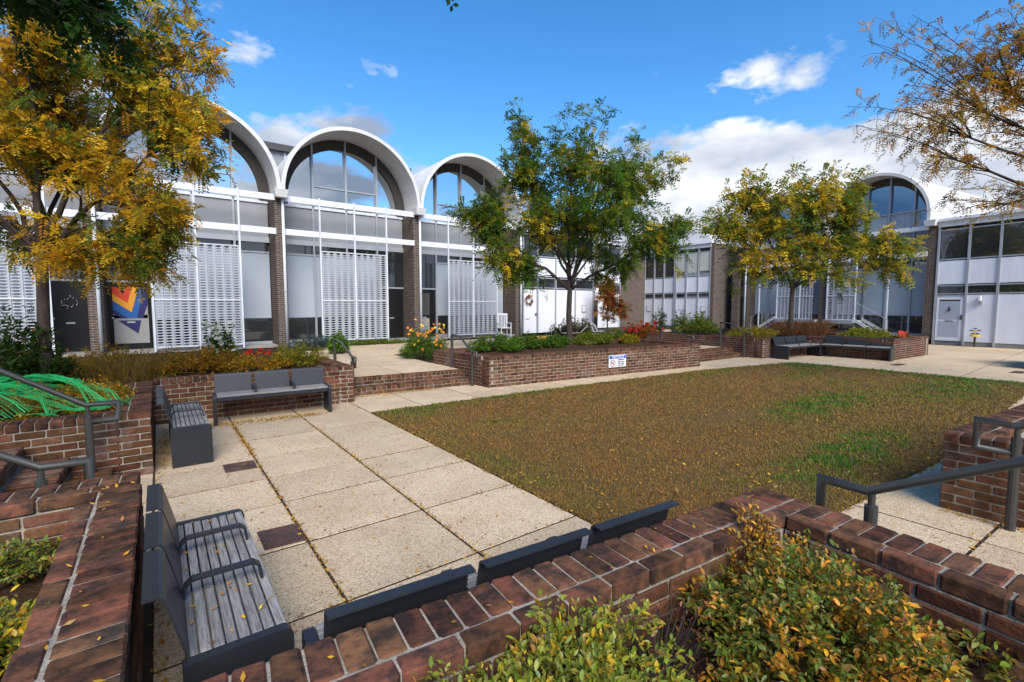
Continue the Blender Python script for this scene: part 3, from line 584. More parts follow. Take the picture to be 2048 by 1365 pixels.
def townhouse(label, loc, rz, w, zb, posts, scr, xb, colspec, left_wall=True, right_wall=False, zl=4.19, zu=5.33, spring=5.42, depth=9.0, stilt=0.22, glass='glass_arch', door='black', scr_z=(0.47, 3.68), panel_z=1.33, spout=True, back=1.0):
    t = thing('barrel_vault_townhouse', label, 'house', loc, rz, 'white barrel-vaulted townhouses'); z0 = zb
    for ok, x in ((left_wall, 0.0), (right_wall, w)):
        if not ok: continue
        MB().box(x - 0.17, x + 0.17, 0.0, depth, z0 - 0.1, spring + 0.02).build('party_wall', 'brick_wall', t)
        gb = MB().add([(x - 0.22, -0.42, spring + 0.24), (x + 0.22, -0.42, spring + 0.24), (x + 0.22, 0.1, spring + 0.24), (x - 0.22, 0.1, spring + 0.24), (x - 0.17, -0.36, spring - 0.02), (x + 0.17, -0.36, spring - 0.02), (x + 0.17, 0.1, spring + 0.0), (x - 0.17, 0.1, spring + 0.0)],
                 [(0, 1, 2, 3), (4, 7, 6, 5), (0, 4, 5, 1), (1, 5, 6, 2), (2, 6, 7, 3), (3, 7, 4, 0)]); gb.build('gutter_box', 'vault', t)
        if spout: MB().tube([(x + 0.08, -0.1, spring + 0.0), (x + 0.08, -0.1, z0)], 0.048, 12).build('downspout', 'white_frame', t, smooth=True)
        for zc in (2.2, spring - 0.2):
            if spout: MB().tube([(x + 0.08, -0.1, zc), (x + 0.08, -0.1, zc + 0.05)], 0.056, 12).build('pipe_bracket', 'grey_frame', t)
    xl, xr = 0.19, w - 0.19
    for z in (zl, zu):
        r_ = MB().box(xl - 0.05, xr + 0.05, -0.05, 0.0, z, z + 0.2).build('rail', 'white_rail', t)
        for x in (xl - 0.02, xr + 0.02):
            for dz in (0.06, 0.14): MB().tube([(x, -0.053, z + dz), (x, -0.047, z + dz)], 0.012, 8).build('bolt', 'dark_roof', r_)
    for x in posts: MB().box(x - 0.026, x + 0.026, -0.115, -0.052, z0, zu + 0.24).build('front_post', 'white_frame', t)
    for a, b in scr: screen(t, a, b, scr_z[0], scr_z[1], -0.08)
    # recessed wall
    y = back; mz = [0.0] * 0
    xs = [xl - 0.02] + xb + [xr + 0.02]
    MB().box(xl - 0.02, xr + 0.02, y + 0.09, y + 0.2, z0, spring + 0.02).build('back_wall', 'dark_roof', t)
    for x in xb: MB().box(x - 0.035, x + 0.035, y - 0.06, y + 0.06, z0, spring).build('mullion', 'grey_frame', t)
    MB().box(xl, xr, y - 0.04, y + 0.05, z0 + 3.66, z0 + 3.84).build('head_beam', 'grey_frame', t)
    MB().box(xl, xr, y - 0.05, y + 0.055, spring - 0.05, spring + 0.05).build('sill_beam', 'white_frame', t)
    MB().box(xl, xr, 0.02, y + 0.1, z0 - 0.05, z0 + 0.03).build('threshold', 'concrete', t)
    for i, k in enumerate(colspec):
        a, b = xs[i] + 0.036, xs[i + 1] - 0.036
        MB().box(a, b, y + 0.0, y + 0.03, zl - 0.1, spring - 0.06).build('spandrel_panel', 'spandrel', t)
        if k == 'panel' or k == 'blind':
            MB().box(a, b, y - 0.005, y + 0.03, z0 + 1.0, z0 + 3.28).build('wall_panel', 'panel_blue', t)
            wdw = MB().box(a, b, y + 0.0, y + 0.02, z0 + 0.12, z0 + 0.955).build('window', 'glass_dark', t)
            MB().box(a, b, y - 0.03, y + 0.03, z0 + 0.955, z0 + 1.0).build('frame', 'grey_frame', wdw); MB().box(a, b, y - 0.03, y + 0.03, z0 + 0.03, z0 + 0.12).build('sill', 'grey_frame', wdw)
            tr = MB().box(a + 0.05, b - 0.05, y + 0.01, y + 0.03, z0 + 3.34, z0 + 3.66).build('transom_window', 'glass_dark', t)
            MB().box(a, b, y - 0.03, y + 0.035, z0 + 3.28, z0 + 3.34).build('frame', 'grey_frame', tr)
        else:
            MB().box(a, b, y - 0.03, y + 0.04, z0 + 2.12, z0 + 2.18).build('door_head', 'grey_frame', t)
            MB().box(a, b, y + 0.0, y + 0.02, z0 + 2.18, z0 + 3.66).build('window', 'glass_dark', t)
            d = MB().cbox(a + 0.02, b - 0.02, y - 0.01, y + 0.035, z0 + 0.04, z0 + 2.11, 0.006).build('door', 'door_black', t)
            c = (a + b) / 2; MB().box(c - 0.1, c + 0.1, y - 0.022, y - 0.011, z0 + 0.86, z0 + 0.91).build('mail_slot', 'grey_frame', d)
            MB().tube([(a + 0.1, y - 0.06, z0 + 1.02), (a + 0.1, y - 0.01, z0 + 1.02)], 0.03, 10).build('door_knob', 'grey_frame', d)
            if k == 'flag':
                W, H = b - a - 0.2, 1.0; x0, zt = a + 0.11, z0 + 1.98; yy = y - 0.016
                def V(dx, w0, w1, mt, zlow):     # chevron between two offsets
                    ax = 0.47 * W
                    return None
                rel = lambda u, v: (x0 + u * W, zt - v * 1.06)
                MB().prism_y([rel(0, 0.82), rel(1, 0.82), rel(1, 1.66), rel(0, 1.66)], yy, yy + 0.01).build('door_panel', 'flag_grey', d)
                MB().prism_y([rel(0.12, 0.98), rel(0.78, 0.98), rel(0.68, 1.38)], yy - 0.004, yy - 0.001).build('chevron', 'flag_navy', d)
                MB().prism_y([rel(0, 0), rel(1, 0), rel(0.98, 0.92), rel(0, 0.92)], yy - 0.0, yy + 0.009).build('door_panel', 'flag_grey', d)
                MB().prism_y([rel(0, 0), rel(1, 0), rel(1, 0.48), rel(0.84, 0.92), rel(0.24, 0.92), rel(0, 0.78)], yy - 0.003, yy - 0.001).build('chevron', 'flag_navy', d)
                MB().prism_y([rel(0, 0), rel(0.92, 0), rel(0.66, 0.915), rel(0.40, 0.915), rel(0, 0.66)], yy - 0.006, yy - 0.004).build('chevron', 'flag_blue', d)
                MB().prism_y([rel(0, 0), rel(0.75, 0), rel(0.52, 0.74), rel(0, 0.40)], yy - 0.009, yy - 0.007).build('chevron', 'flag_yellow', d)
                MB().prism_y([rel(0, 0), rel(0.55, 0), rel(0.42, 0.47), rel(0, 0.19)], yy - 0.012, yy - 0.010).build('chevron', 'flag_red', d)
                MB().prism_y([rel(0.12, 0), rel(0.42, 0), rel(0.3, 0.2)], yy - 0.015, yy - 0.013).build('chevron', 'door_black', d)
            if k == 'wreath':
                r2 = random.Random(3)
                for _ in range(22):
                    an = r2.uniform(0, 6.28); rr = r2.uniform(0.1, 0.19); x, z = c + rr * math.cos(an), z0 + 1.5 + rr * math.sin(an); s_ = r2.uniform(0.008, 0.016)
                    MB().lathe([(0.001, -s_), (s_, 0), (0.001, s_)], 6, (x, y - 0.025, z)).build('door_ornament', 'plastic_white', d)
            if k == 'poster': MB().box(c - 0.24, c + 0.24, y - 0.016, y - 0.012, z0 + 0.15, z0 + 0.85).build('door_panel', 'poster', d); MB().box(c - 0.26, c + 0.26, y - 0.016, y - 0.012, z0 + 1.0, z0 + 1.95).build('door_panel', 'dark_roof', d)
    # vault: shell, brown arch, panes
    cx, R1 = w / 2, w / 2 + 0.005; Ri = R1 - 0.13; m = MB(); y0, y1 = -0.36, depth
    o = [(cx + R1, spring)] + arch_pts(cx, R1, spring, stilt) + [(cx - R1, spring)]; i_ = [(cx + Ri, spring)] + arch_pts(cx, Ri, spring, stilt) + [(cx - Ri, spring)]; n = len(o)
    for yy in (y0, y1):
        m.v += [(x, yy, z) for x, z in o] + [(x, yy, z) for x, z in i_]
    A = lambda lay, inner, k: lay * 2 * n + inner * n + k
    for k in range(n - 1):
        m.f += [(A(0, 0, k), A(0, 0, k + 1), A(0, 1, k + 1), A(0, 1, k)), (A(1, 0, k), A(1, 1, k), A(1, 1, k + 1), A(1, 0, k + 1)), (A(0, 0, k), A(1, 0, k), A(1, 0, k + 1), A(0, 0, k + 1)), (A(0, 1, k), A(0, 1, k + 1), A(1, 1, k + 1), A(1, 1, k))]
    for k in (0, n - 1): m.f.append((A(0, 0, k), A(0, 1, k), A(1, 1, k), A(1, 0, k)))
    m.build('vault', 'vault', t)
    Rg = Ri - 0.34; m = MB(); o = [(cx + Ri + 0.01, spring + 0.05)] + arch_pts(cx, Ri + 0.01, spring, stilt) + [(cx - Ri - 0.01, spring + 0.05)]; i_ = [(cx + Rg, spring + 0.05)] + arch_pts(cx, Rg, spring, stilt) + [(cx - Rg, spring + 0.05)]; n = len(o)
    for yy in (y - 0.09, y + 0.06): m.v += [(x, yy, z) for x, z in o] + [(x, yy, z) for x, z in i_]
    for k in range(n - 1):
        m.f += [(A(0, 0, k), A(0, 0, k + 1), A(0, 1, k + 1), A(0, 1, k)), (A(0, 1, k), A(0, 1, k + 1), A(1, 1, k + 1), A(1, 1, k)), (A(1, 0, k), A(1, 1, k), A(1, 1, k + 1), A(1, 0, k + 1))]
    m.build('arch_frame', 'arch_brown', t)
    for i in range(len(xs) - 1):
        MB().prism_y(arch_pane(cx, Rg + 0.005, spring, stilt, xs[i] + 0.002, xs[i + 1] - 0.002, spring + 0.05), y + 0.0, y + 0.02).build('arch_pane', glass, t)
    for x in xb:
        zt = spring + stilt + math.sqrt(max(0.01, (Ri - 0.02) ** 2 - (x - cx) ** 2)); MB().box(x - 0.033, x + 0.033, y - 0.13, y - 0.003, spring + 0.05, zt).build('arch_mullion', 'grey_frame', t)
    for i in range(1, len(xs) - 2): MB().box(xs[i] + 0.033, xs[i + 1] - 0.033, y - 0.06, y - 0.003, spring + 0.78, spring + 0.83).build('arch_transom', 'grey_frame', t)
    pts = [(cx + Ri - 0.02, spring - 0.1)] + arch_pts(cx, Ri - 0.02, spring, stilt) + [(cx - Ri + 0.02, spring - 0.1)]
    MB().prism_y(pts, depth - 0.3, depth - 0.05).build('rear_wall', 'spandrel', t)
    return t
WX = [-6.32, -1.40, 3.53, 8.68, 13.95]; TZ = 0.33
def q4(w): return [w * 0.26, w * 0.5, w * 0.74]
for i in range(4):
    w = WX[i + 1] - WX[i]; x0 = WX[i]
    P = [[-4.85, -3.6, -2.32], [-0.09, 1.06, 2.27], [4.82, 6.07, 7.32], [10.08, 11.34, 12.63]][i]; P = [p - x0 for p in P]
    spec = [['panel', 'panel', 'panel', 'wreath'], ['flag', 'panel', 'panel', 'panel'], ['panel', 'panel', 'panel', 'door'], ['poster', 'panel', 'panel', 'panel']][i]
    lab = ['townhouse at the left edge half hidden by the orange tree', 'townhouse with a chevron-striped door behind the orange tree', 'townhouse whose full barrel vault shows between the trees, black door at right', 'townhouse left of the notice-planter tree, with a rocking chair in front'][i]
    xb = q4(w); 
    if i == 1: xb[0] = 1.30
    if i == 0: xb[2] = w - 1.15
    townhouse(lab, (x0, 18.0, 0), 0, w, TZ, P, [(P[0] + 0.03, P[1] - 0.03), (P[1] + 0.03, P[2] - 0.03)], xb, spec, True, i == 3)
# right-hand row faces -X: local x runs towards -Y
def raised(t, w, a, b, side):
    """deck under the screens with a stair down to one side (local coordinates)"""
    MB().box(a, b, -0.25, 1.0, 0.86, 0.98).build('deck', 'white_frame', t); MB().box(a, b, -0.27, -0.25, 0.80, 1.0).build('deck_fascia', 'grey_frame', t)
    x = b if side > 0 else a; n = 6; run = 0.25 * n
    for yy in (-0.24, 0.62): MB().add([(x, yy, 0.98), (x + side * run, yy, 0.02), (x + side * run, yy, -0.0 + 0.22), (x, yy, 1.0 + 0.12), (x, yy + 0.05, 0.98), (x + side * run, yy + 0.05, 0.02), (x + side * run, yy + 0.05, 0.22), (x, yy + 0.05, 1.12)],
                                         [(0, 1, 2, 3), (7, 6, 5, 4), (0, 4, 5, 1), (1, 5, 6, 2), (2, 6, 7, 3), (3, 7, 4, 0)]).build('stringer', 'white_frame', t)
    for k in range(n): MB().box(min(x + side * (k * 0.25 + 0.02), x + side * (k + 1.1) * 0.25), max(x + side * (k * 0.25 + 0.02), x + side * (k + 1.1) * 0.25), -0.18, 0.61, 0.83 - k * 0.15, 0.87 - k * 0.15).build('stair_tread', 'concrete', t)
    MB().tube([(x, -0.215, 1.95), (x + side * run, -0.215, 1.05)], 0.016, 8).build('stair_rail', 'grey_frame', t)
    MB().tube([(x + side * run, -0.215, 0.0), (x + side * run, -0.215, 1.06)], 0.015, 8).build('stair_rail_post', 'grey_frame', t)
    MB().box(0.2, w - 0.2, 0.94, 1.0, 0.86, 1.06).build('floor_beam', 'grey_frame', t)
wR = 4.55; RZ = R(-98); rowp = lambda x: (28.0 - math.cos(RZ) * x, 5.73 - math.sin(RZ) * x, 0)
tA = townhouse('right-hand row townhouse hidden behind the far locust tree', rowp(2 * wR), RZ, wR, 0.3, [1.0, 2.1, wR - 1.15], [(2.13, 3.18), (3.24, 4.1)], q4(wR), ['panel'] * 4, True, False, zl=3.98, zu=5.15, spring=5.3, stilt=0.5, glass='glass_blue', scr_z=(1.03, 3.72), depth=16, back=0.7)
tB = townhouse('right-hand townhouse with a blue arched window and outdoor stair', rowp(wR), RZ, wR, 0.3, [0.28, 1.62, 3.0], [(0.31, 1.59)], [1.65, 2.6, 3.6], ['panel'] * 4, True, True, zl=3.98, zu=5.15, spring=5.3, stilt=0.5, glass='glass_blue', scr_z=(1.03, 3.72), depth=16, back=0.7, spout=False)
raised(tA, wR, 2.1, wR - 0.19, -1); raised(tB, wR, 0.19, 1.62, 1)
for t, a, b in ((tA, 0.6, 3.7), (tB, 0.8, 3.8)):      # curtains hanging low in the arched window
    n = 60; m = MB()
    for i in range(n + 1):
        x = a + (b - a) * i / n; y = 0.675 + 0.012 * math.sin(i * 1.3); m.v += [(x, y, 5.38), (x, y, 6.12 + 0.02 * math.sin(i * .4))]
    m.f += [(2 * i, 2 * i + 2, 2 * i + 3, 2 * i + 1) for i in range(n)]; m.build('curtain', 'curtain', t); MB().box(0.35, wR - 0.35, 0.60, 0.63, 6.15, 6.22).build('curtain_rail', 'grey_frame', t)
for x, z in ((2.45, 2.75),): MB().box(x, x + 0.34, 0.66, 0.69, z, z + 0.34).build('vent', 'grey_frame', tB); MB().box(2.49, 2.75, 0.655, 0.662, 2.79, 3.05).build('vent_cover', 'panel_white', tB)

def flat_house(label, loc, rz, xs, zones, zt, depth=7.0, thick=(), doors=(), vents=(), left_brick=None, right_brick=None, hump=False, shades=()):
    """two-storey panel house: xs column edges, zones (z0, z1, kind)"""
    t = thing('flat_roof_townhouse', label, 'house', loc, rz, 'flat-roofed panel townhouses'); x0, x1 = xs[0], xs[-1]; lo = zones[0][0]
    MB().box(x0 + 0.01, x1 - 0.01, 0.12, depth, lo, zt - 0.02).build('core_wall', 'dark_roof', t)
    for i, x in enumerate(xs):
        hw = 0.1 if i in thick else 0.035
        MB().box(x - hw, x + hw, -0.06, 0.1, lo, zt - 0.3).build('post', 'grey_frame', t)
    MB().box(x0 - 0.05, x1 + 0.05, -0.08, 0.1, zt - 0.3, zt - 0.06).build('fascia', 'white_frame', t)
    MB().box(x0 - 0.12, x1 + 0.12, -0.2, depth + 0.05, zt - 0.06, zt + 0.06).build('roof', 'white_rail', t)
    for i in range(len(xs) - 1):
        a, b = xs[i] + (0.1 if i in thick else 0.035), xs[i + 1] - (0.1 if i + 1 in thick else 0.035)
        for (z0, z1, k) in zones:
            if k == 'low' and i in doors:
                MB().box(a, b, 0.04, 0.08, z1 - 0.1, z1).build('door_head', 'white_frame', t)
                d = MB().cbox(a + 0.02, b - 0.02, -0.02, 0.05, z0, z1 - 0.11, 0.008).build('door', 'door_white', t)
                if doors[i] == 'storm':
                    for (u0, u1, mt) in ((0.10, 0.46, 'panel_blue'), (0.50, 0.90, 'panel_blue'), (0.915, 0.955, 'glass_dark')):
                        MB().box(a + 0.13, b - 0.13, -0.032, -0.021, z0 + (z1 - z0 - .11) * u0, z0 + (z1 - z0 - .11) * u1).build('door_pane', mt, d)
                    c = (a + b) / 2; MB().box(c - 0.14, c + 0.14, -0.037, -0.032, z0 + 0.86, z0 + 0.9).build('mail_slot', 'ink', d); MB().cbox(b - 0.09, b - 0.05, -0.08, -0.02, z0 + 0.95, z0 + 1.15, 0.006).build('door_handle', 'ink', d)
                    MB().lathe([(0.001, 0), (0.05, 0.02), (0.055, 0.06), (0.02, 0.1), (0.02, 0.13), (0.03, 0.15), (0.001, 0.2)], 10, (c, -0.05, z0 + 1.32)).build('door_ornament', 'ink', d)
                else:
                    MB().box((a + b) / 2 - 0.32, (a + b) / 2 - 0.05, -0.03, -0.021, z0 + 0.68, z0 + 0.73).build('mail_slot', 'grey_frame', d); MB().cbox(b - 0.12, b - 0.06, -0.06, -0.02, z0 + 0.85, z0 + 1.0, 0.006).build('door_handle', 'ink', d)
                continue
            if k in ('low', 'white'): MB().box(a, b, 0.0, 0.05, z0, z1).build('wall_panel', 'panel_white', t)
            elif k == 'win':
                wd = MB().box(a + 0.02, b - 0.02, 0.02, 0.045, z0 + 0.03, z1 - 0.03).build('window', 'glass_grey' if i in shades else 'glass_dark', t)
                MB().box(a, b, -0.02, 0.05, z0 - 0.02, z0 + 0.03).build('sill', 'grey_frame', wd); MB().box(a, b, -0.02, 0.05, z1 - 0.03, z1 + 0.015).build('frame', 'grey_frame', wd)
                if i in shades: MB().box(a + 0.04, b - 0.04, 0.0, 0.012, z0 + (z1 - z0) * shades[i], z1 - 0.04).build('window_shade', 'shade_cream', wd)
            elif k == 'trans':
                wd = MB().box(a + 0.03, b - 0.03, 0.02, 0.045, z0 + 0.03, z1 - 0.03).build('transom_window', 'glass_dark', t)
                MB().box(a, b, -0.02, 0.05, z0 - 0.02, z0 + 0.03).build('sill', 'grey_frame', wd); MB().box(a, b, -0.02, 0.05, z1 - 0.03, z1 + 0.02).build('frame', 'grey_frame', wd)
            elif k == 'base': MB().box(xs[i], xs[i + 1], 0.03, 0.1, z0, z1).build('base_panel', 'concrete', t)
        if i in vents:
            c = (a + b) / 2; z = zones[1][0] + 1.0 if zones[0][2] == 'base' else zones[0][0] + 1.0
            v = MB().box(c - 0.19, c + 0.19, -0.03, -0.002, z, z + 0.38).build('vent', 'grey_frame', t); MB().box(c - 0.155, c + 0.155, -0.036, -0.031, z + 0.035, z + 0.345).build('vent_cover', 'panel_white', v)
    if left_brick: MB().box(x0 - left_brick - 0.05, x0 - 0.05, -0.05, depth, lo - 0.1, zt - 0.08).build('brick_end_wall', 'brick_wall', t)
    if right_brick: MB().box(x1 + 0.05, x1 + 0.05 + right_brick, -0.05, depth, lo - 0.1, zt - 0.08).build('brick_end_wall', 'brick_wall', t)
    if hump:
        pts = [(x0 - 0.05 + (x1 - x0 + 0.1) * i / 16, zt + 0.061 + 0.95 * math.sin(math.pi * i / 16) ** 0.8) for i in range(17)]
        MB().prism_y(pts, 0.35, depth - 0.3).build('roof_hump', 'vault', t)
    return t
Z_R = [(0.0, 0.16, 'base'), (0.18, 2.2, 'low'), (2.25, 2.62, 'trans'), (2.68, 3.70, 'white'), (3.76, 5.06, 'win')]
flat_house('flat-roofed white panel house at the far right with a storm door', (28.0, 5.6, 0), RZ, [0.12, 1.15, 2.12, 3.2, 4.3, 5.4, 6.5, 7.6], Z_R, 5.5, doors={0: 'storm'})
Z_C = [(0.33, 2.22, 'low'), (2.26, 2.56, 'trans'), (2.62, 3.60, 'white'), (3.66, 5.18, 'win')]
flat_house('two-storey white panel house in the middle distance with brick side', (28.0, 21.45, 0), R(-90), [0.12, 0.93, 1.72, 2.6, 3.45, 4.3, 5.12], Z_C, 5.72, thick=(3,), vents=(0, 5), right_brick=0.2, left_brick=0.2, hump=True, shades={3: 0.22, 4: 0.15, 5: 0.2}, depth=5)
Z_5 = [(0.38, 2.55, 'low'), (2.62, 3.12, 'trans'), (3.2, 4.1, 'white'), (4.16, 5.2, 'win')]
flat_house('white panel house with a wreathed door behind the notice-planter tree', (14.14, 18.0, 0), 0, [0.08, 1.0, 2.2, 3.6, 4.98], Z_5, 5.6, doors={0: 'plain'}, vents=(3,), right_brick=0.3)
flat_house('recessed house between two brick walls behind the red-leaved sapling', (19.5, 20.6, 0), 0, [0.1, 1.3, 2.5, 3.7, 4.9], [(0.33, 2.5, 'low'), (2.56, 3.1, 'trans'), (3.2, 4.3, 'white'), (4.36, 5.5, 'win')], 5.95, depth=5)
MB().box(24.85, 27.9, 21.25, 21.6, 0.2, 4.9).build('brick_garden_wall', 'brick_wall', label='tall dark brick wall left of the middle-distance house', category='wall')
MB().box(29.1, 29.5, 15.05, 15.5, 0.2, 4.2).box(29.07, 29.53, 15.02, 15.53, 4.2, 4.3).build('brick_pier', 'brick_wall', label='brick pier right of the middle-distance house, behind the far tree', category='pier')
# wall lamp beside the storm door
lp = thing('wall_lamp', 'small white wall lamp on the panel beside the storm door', 'lamp', (27.70, 3.99, 1.78), R(-8))
MB().box(-0.03, 0.06, -0.05, 0.05, 0.0, 0.34).build('back_plate', 'grey_frame', lp); MB().cbox(-0.13, -0.03, -0.055, 0.055, 0.14, 0.36, 0.02).build('lamp_shade', 'plastic_white', lp)
# roofs behind
bb = thing('background_building', 'grey rooftop block with dark cornice behind the left vaults', 'building', (0, 29, 0))
MB().box(-8, 13.2, 0, 6, 0, 10.2).build('wall', 'spandrel', bb); MB().box(-8.3, 13.5, -0.3, 6.2, 10.2, 10.55).build('cornice', 'dark_roof', bb)
for i in range(8): MB().box(-7 + i * 2.6, -6.9 + i * 2.6, -0.05, 0, 7.5, 10.19).build('pilaster', 'white_frame', bb)
b2 = thing('background_building', 'distant flat-roofed block beyond the right-hand vault', 'building', (58, 10.5, 0))
MB().box(0, 9, -11, -4, 0, 9.7).build('wall', 'concrete', b2); MB().box(-1.0, 10, -12, -3.6, 9.7, 10.3).build('roof', 'concrete', b2); MB().box(2, 6, -9.5, -6.5, 10.3, 10.9).build('penthouse', 'arch_brown', b2)
for k in range(3): MB().box(-0.06, -0.01, -10.4 + k * 2.2, -9.0 + k * 2.2, 7.6, 9.2).build('window', 'glass_grey', b2)

# ------------------------------------------------------------------ small things
sg = thing('notice_sign', 'blue and white notice sign on the long brick planter', 'sign', (9.12, 7.735, 0.20), R(-5.5))
MB().cbox(-0.29, 0.29, -0.012, 0.0, 0.0, 0.30, 0.004).build('plate', 'sign_white', sg)
MB().box(-0.275, 0.275, -0.016, -0.0125, 0.213, 0.288).build('header', 'sign_blue', sg)
def sign_text(txt, size, m, x, z, shear=0.0, sx=1.0):
    o = link('lettering', text_mesh(txt, size, m, shear), sg, (x, -0.0185, z)); o.rotation_euler = (R(90), 0, 0); o.scale.x = sx
sign_text('NOTICE', 0.085, 'sign_white', 0.0, 0.25, 0.25, 1.3)
for k, tx in enumerate(("Children's", 'play area.', 'No dogs', 'allowed.')): sign_text(tx, 0.050, 'ink', 0.115, 0.185 - k * 0.047, 0, 1.15)
m = MB(); n = 32
for rr, z in ((0.072, 0), (0.088, 0)):
    for j in range(n): m.v.append((-0.165 + rr * 1.02 * math.cos(6.2832 * j / n), -0.0165, 0.105 + rr * math.sin(6.2832 * j / n)))
m.f = [(j, n + j, n + (j + 1) % n, (j + 1) % n) for j in range(n)]; m.build('prohibition_ring', 'sign_red', sg)
MB().add([(-0.23, -0.0175, 0.15), (-0.216, -0.0175, 0.165), (-0.1, -0.0175, 0.06), (-0.114, -0.0175, 0.045)], [(0, 1, 2, 3)]).build('prohibition_bar', 'sign_red', sg)
MB().prism_y([(-0.205, 0.12), (-0.15, 0.12), (-0.135, 0.145), (-0.115, 0.14), (-0.118, 0.128), (-0.138, 0.118), (-0.14, 0.065), (-0.152, 0.065), (-0.155, 0.095), (-0.19, 0.095), (-0.195, 0.065), (-0.207, 0.065)], -0.0162, -0.0145).build('dog_symbol', 'ink', sg)
wr = MB(); r5 = random.Random(5)
for j in range(80):
    a = r5.uniform(0, 6.283); rr = 0.2 + r5.gauss(0, 0.035); s_ = r5.uniform(0.02, 0.045); wr.lathe([(0.001, -s_), (s_, 0), (0.001, s_)], 5, (rr * math.cos(a), r5.uniform(-0.05, 0.0), rr * math.sin(a)))
mat('wreath', (0.30, 0.035, 0.02), 0.8, col2=(0.10, 0.06, 0.02), nscale=9, namt=0.9); wr.build('door_wreath', 'wreath', loc=(14.55, 17.93, 2.0), label='red berry wreath hanging on the white door', category='wreath')
ch = thing('rocking_chair', 'white slat-back chair beside the perforated screens', 'chair', (12.62, 17.35, 0.31), R(-12))
for x in (-0.24, 0.24):
    MB().cbox(x - 0.02, x + 0.02, -0.25, -0.21, 0, 0.62, 0.005).build('leg', 'plastic_white', ch); MB().cbox(x - 0.02, x + 0.02, 0.2, 0.24, 0, 1.08, 0.005).build('leg', 'plastic_white', ch); MB().cbox(x - 0.03, x + 0.03, -0.29, 0.24, 0.62, 0.65, 0.005).build('armrest', 'plastic_white', ch)
    MB().tube([(x, -0.42, 0.06), (x, -0.2, 0.012), (x, 0.2, 0.012), (x, 0.45, 0.07)], 0.014, 6).build('rocker', 'plastic_white', ch)
MB().cbox(-0.26, 0.26, -0.25, 0.22, 0.40, 0.43, 0.005).build('seat', 'plastic_white', ch); MB().cbox(-0.26, 0.26, 0.21, 0.25, 1.0, 1.07, 0.005).build('top_rail', 'plastic_white', ch)
for k in range(6): MB().box(-0.2 + k * 0.075, -0.165 + k * 0.075, 0.215, 0.235, 0.43, 1.0).build('back_slat', 'plastic_white', ch)
for lab, p, mt, r_ in (('orange pumpkin beside the yellow one near the wreathed door', (8.75, 10.52, 0.60), 'pumpkin_orange', 0.15), ('yellow pumpkin on the long planter near the wreathed door', (8.95, 10.35, 0.60), 'pumpkin_yellow', 0.15)):
    pk = thing('pumpkin', lab, 'pumpkin', p, 0, 'pumpkins'); prof = [(0.02, 0.0)] + [(r_ * math.sin(math.pi * k / 9) ** 0.8, r_ * 0.82 * (1 - math.cos(math.pi * k / 9))) for k in range(1, 9)] + [(0.02, r_ * 1.55)]
    MB().lathe(prof, 40, ribs=10, amp=0.05).build('flesh', mt, pk, smooth=True); MB().tube([(0, 0, r_ * 1.5), (0.01, 0, r_ * 1.75), (0.04, 0.01, r_ * 1.9)], [0.022, 0.016, 0.014], 7).build('stalk', 'stem', pk)
bn = thing('litter_bin', 'dark litter bin with flat lid at the right edge', 'litter bin', (20.1, 1.55, 0))
MB().cbox(-0.25, 0.3, -0.3, 0.25, 0.0, 0.86, 0.02).build('body', 'charcoal', bn); MB().box(-0.2, 0.25, -0.25, 0.2, 0.86, 1.0).build('opening', 'sign_blue', bn); MB().cbox(-0.32, 0.36, -0.36, 0.32, 1.0, 1.05, 0.015).build('lid', 'bin_top', bn)
for k in range(5): MB().box(-0.262, -0.251, -0.26 + k * 0.1, -0.21 + k * 0.1, 0.06, 0.8).build('slat', 'charcoal', bn)
gs = thing('garden_stake', 'yellow and black flower-shaped garden stake by the white wall', 'garden stake', (27.3, 4.02, 0))
MB().tube([(0, 0, 0), (0, 0, 0.42)], 0.035, 8).build('stake', 'bark', gs)
for a in range(5): MB().lathe([(0.001, -0.03), (0.085, 0), (0.001, 0.03)], 10, (-0.02, 0.12 * math.cos(a * 1.2566 + .3), 0.66 + 0.12 * math.sin(a * 1.2566 + .3))).build('petal', 'ink', gs)
MB().lathe([(0.001, -0.05), (0.07, 0), (0.001, 0.05)], 10, (-0.05, 0, 0.66)).build('flower_centre', 'bee_yellow', gs); MB().lathe([(0.001, 0.42), (0.2, 0.45), (0.14, 0.52), (0.001, 0.54)], 12).build('skirt', 'bee_yellow', gs)
WPL = ('leftmost weep pipe low on the long brick planter', 'second weep pipe from the left on the long planter', 'third weep pipe from the left on the long planter', 'fourth weep pipe from the left, left of the notice sign', 'weep pipe just below the notice sign', 'third weep pipe from the right on the long planter', 'second weep pipe from the right on the long planter', 'rightmost weep pipe low on the long brick planter')
for k, (u, z) in enumerate(((0.42, .17), (0.95, .20), (1.95, .2), (2.9, .22), (3.75, .2), (4.8, .22), (5.7, .24), (6.3, .26))):
    MB().lathe([(0.011, -0.02), (0.020, 0.0), (0.028, 0.004), (0.028, -0.02)], 10).xf(Matrix.Rotation(R(90), 4, 'X')).build('weep_pipe', 'mortar', loc=(5.50 + u, 8.10 - u * 0.0964 - 0.003, z), label=WPL[k], category='pipe', group='weep pipes low on the long brick planter')
MB().box(-0.15, 0.15, -0.02, 0.0, 0, 0.66).build('house_sign', 'plastic_white', loc=(19.33, 17.93, 2.05), label='narrow white sign on the brick edge by the sapling', category='sign')

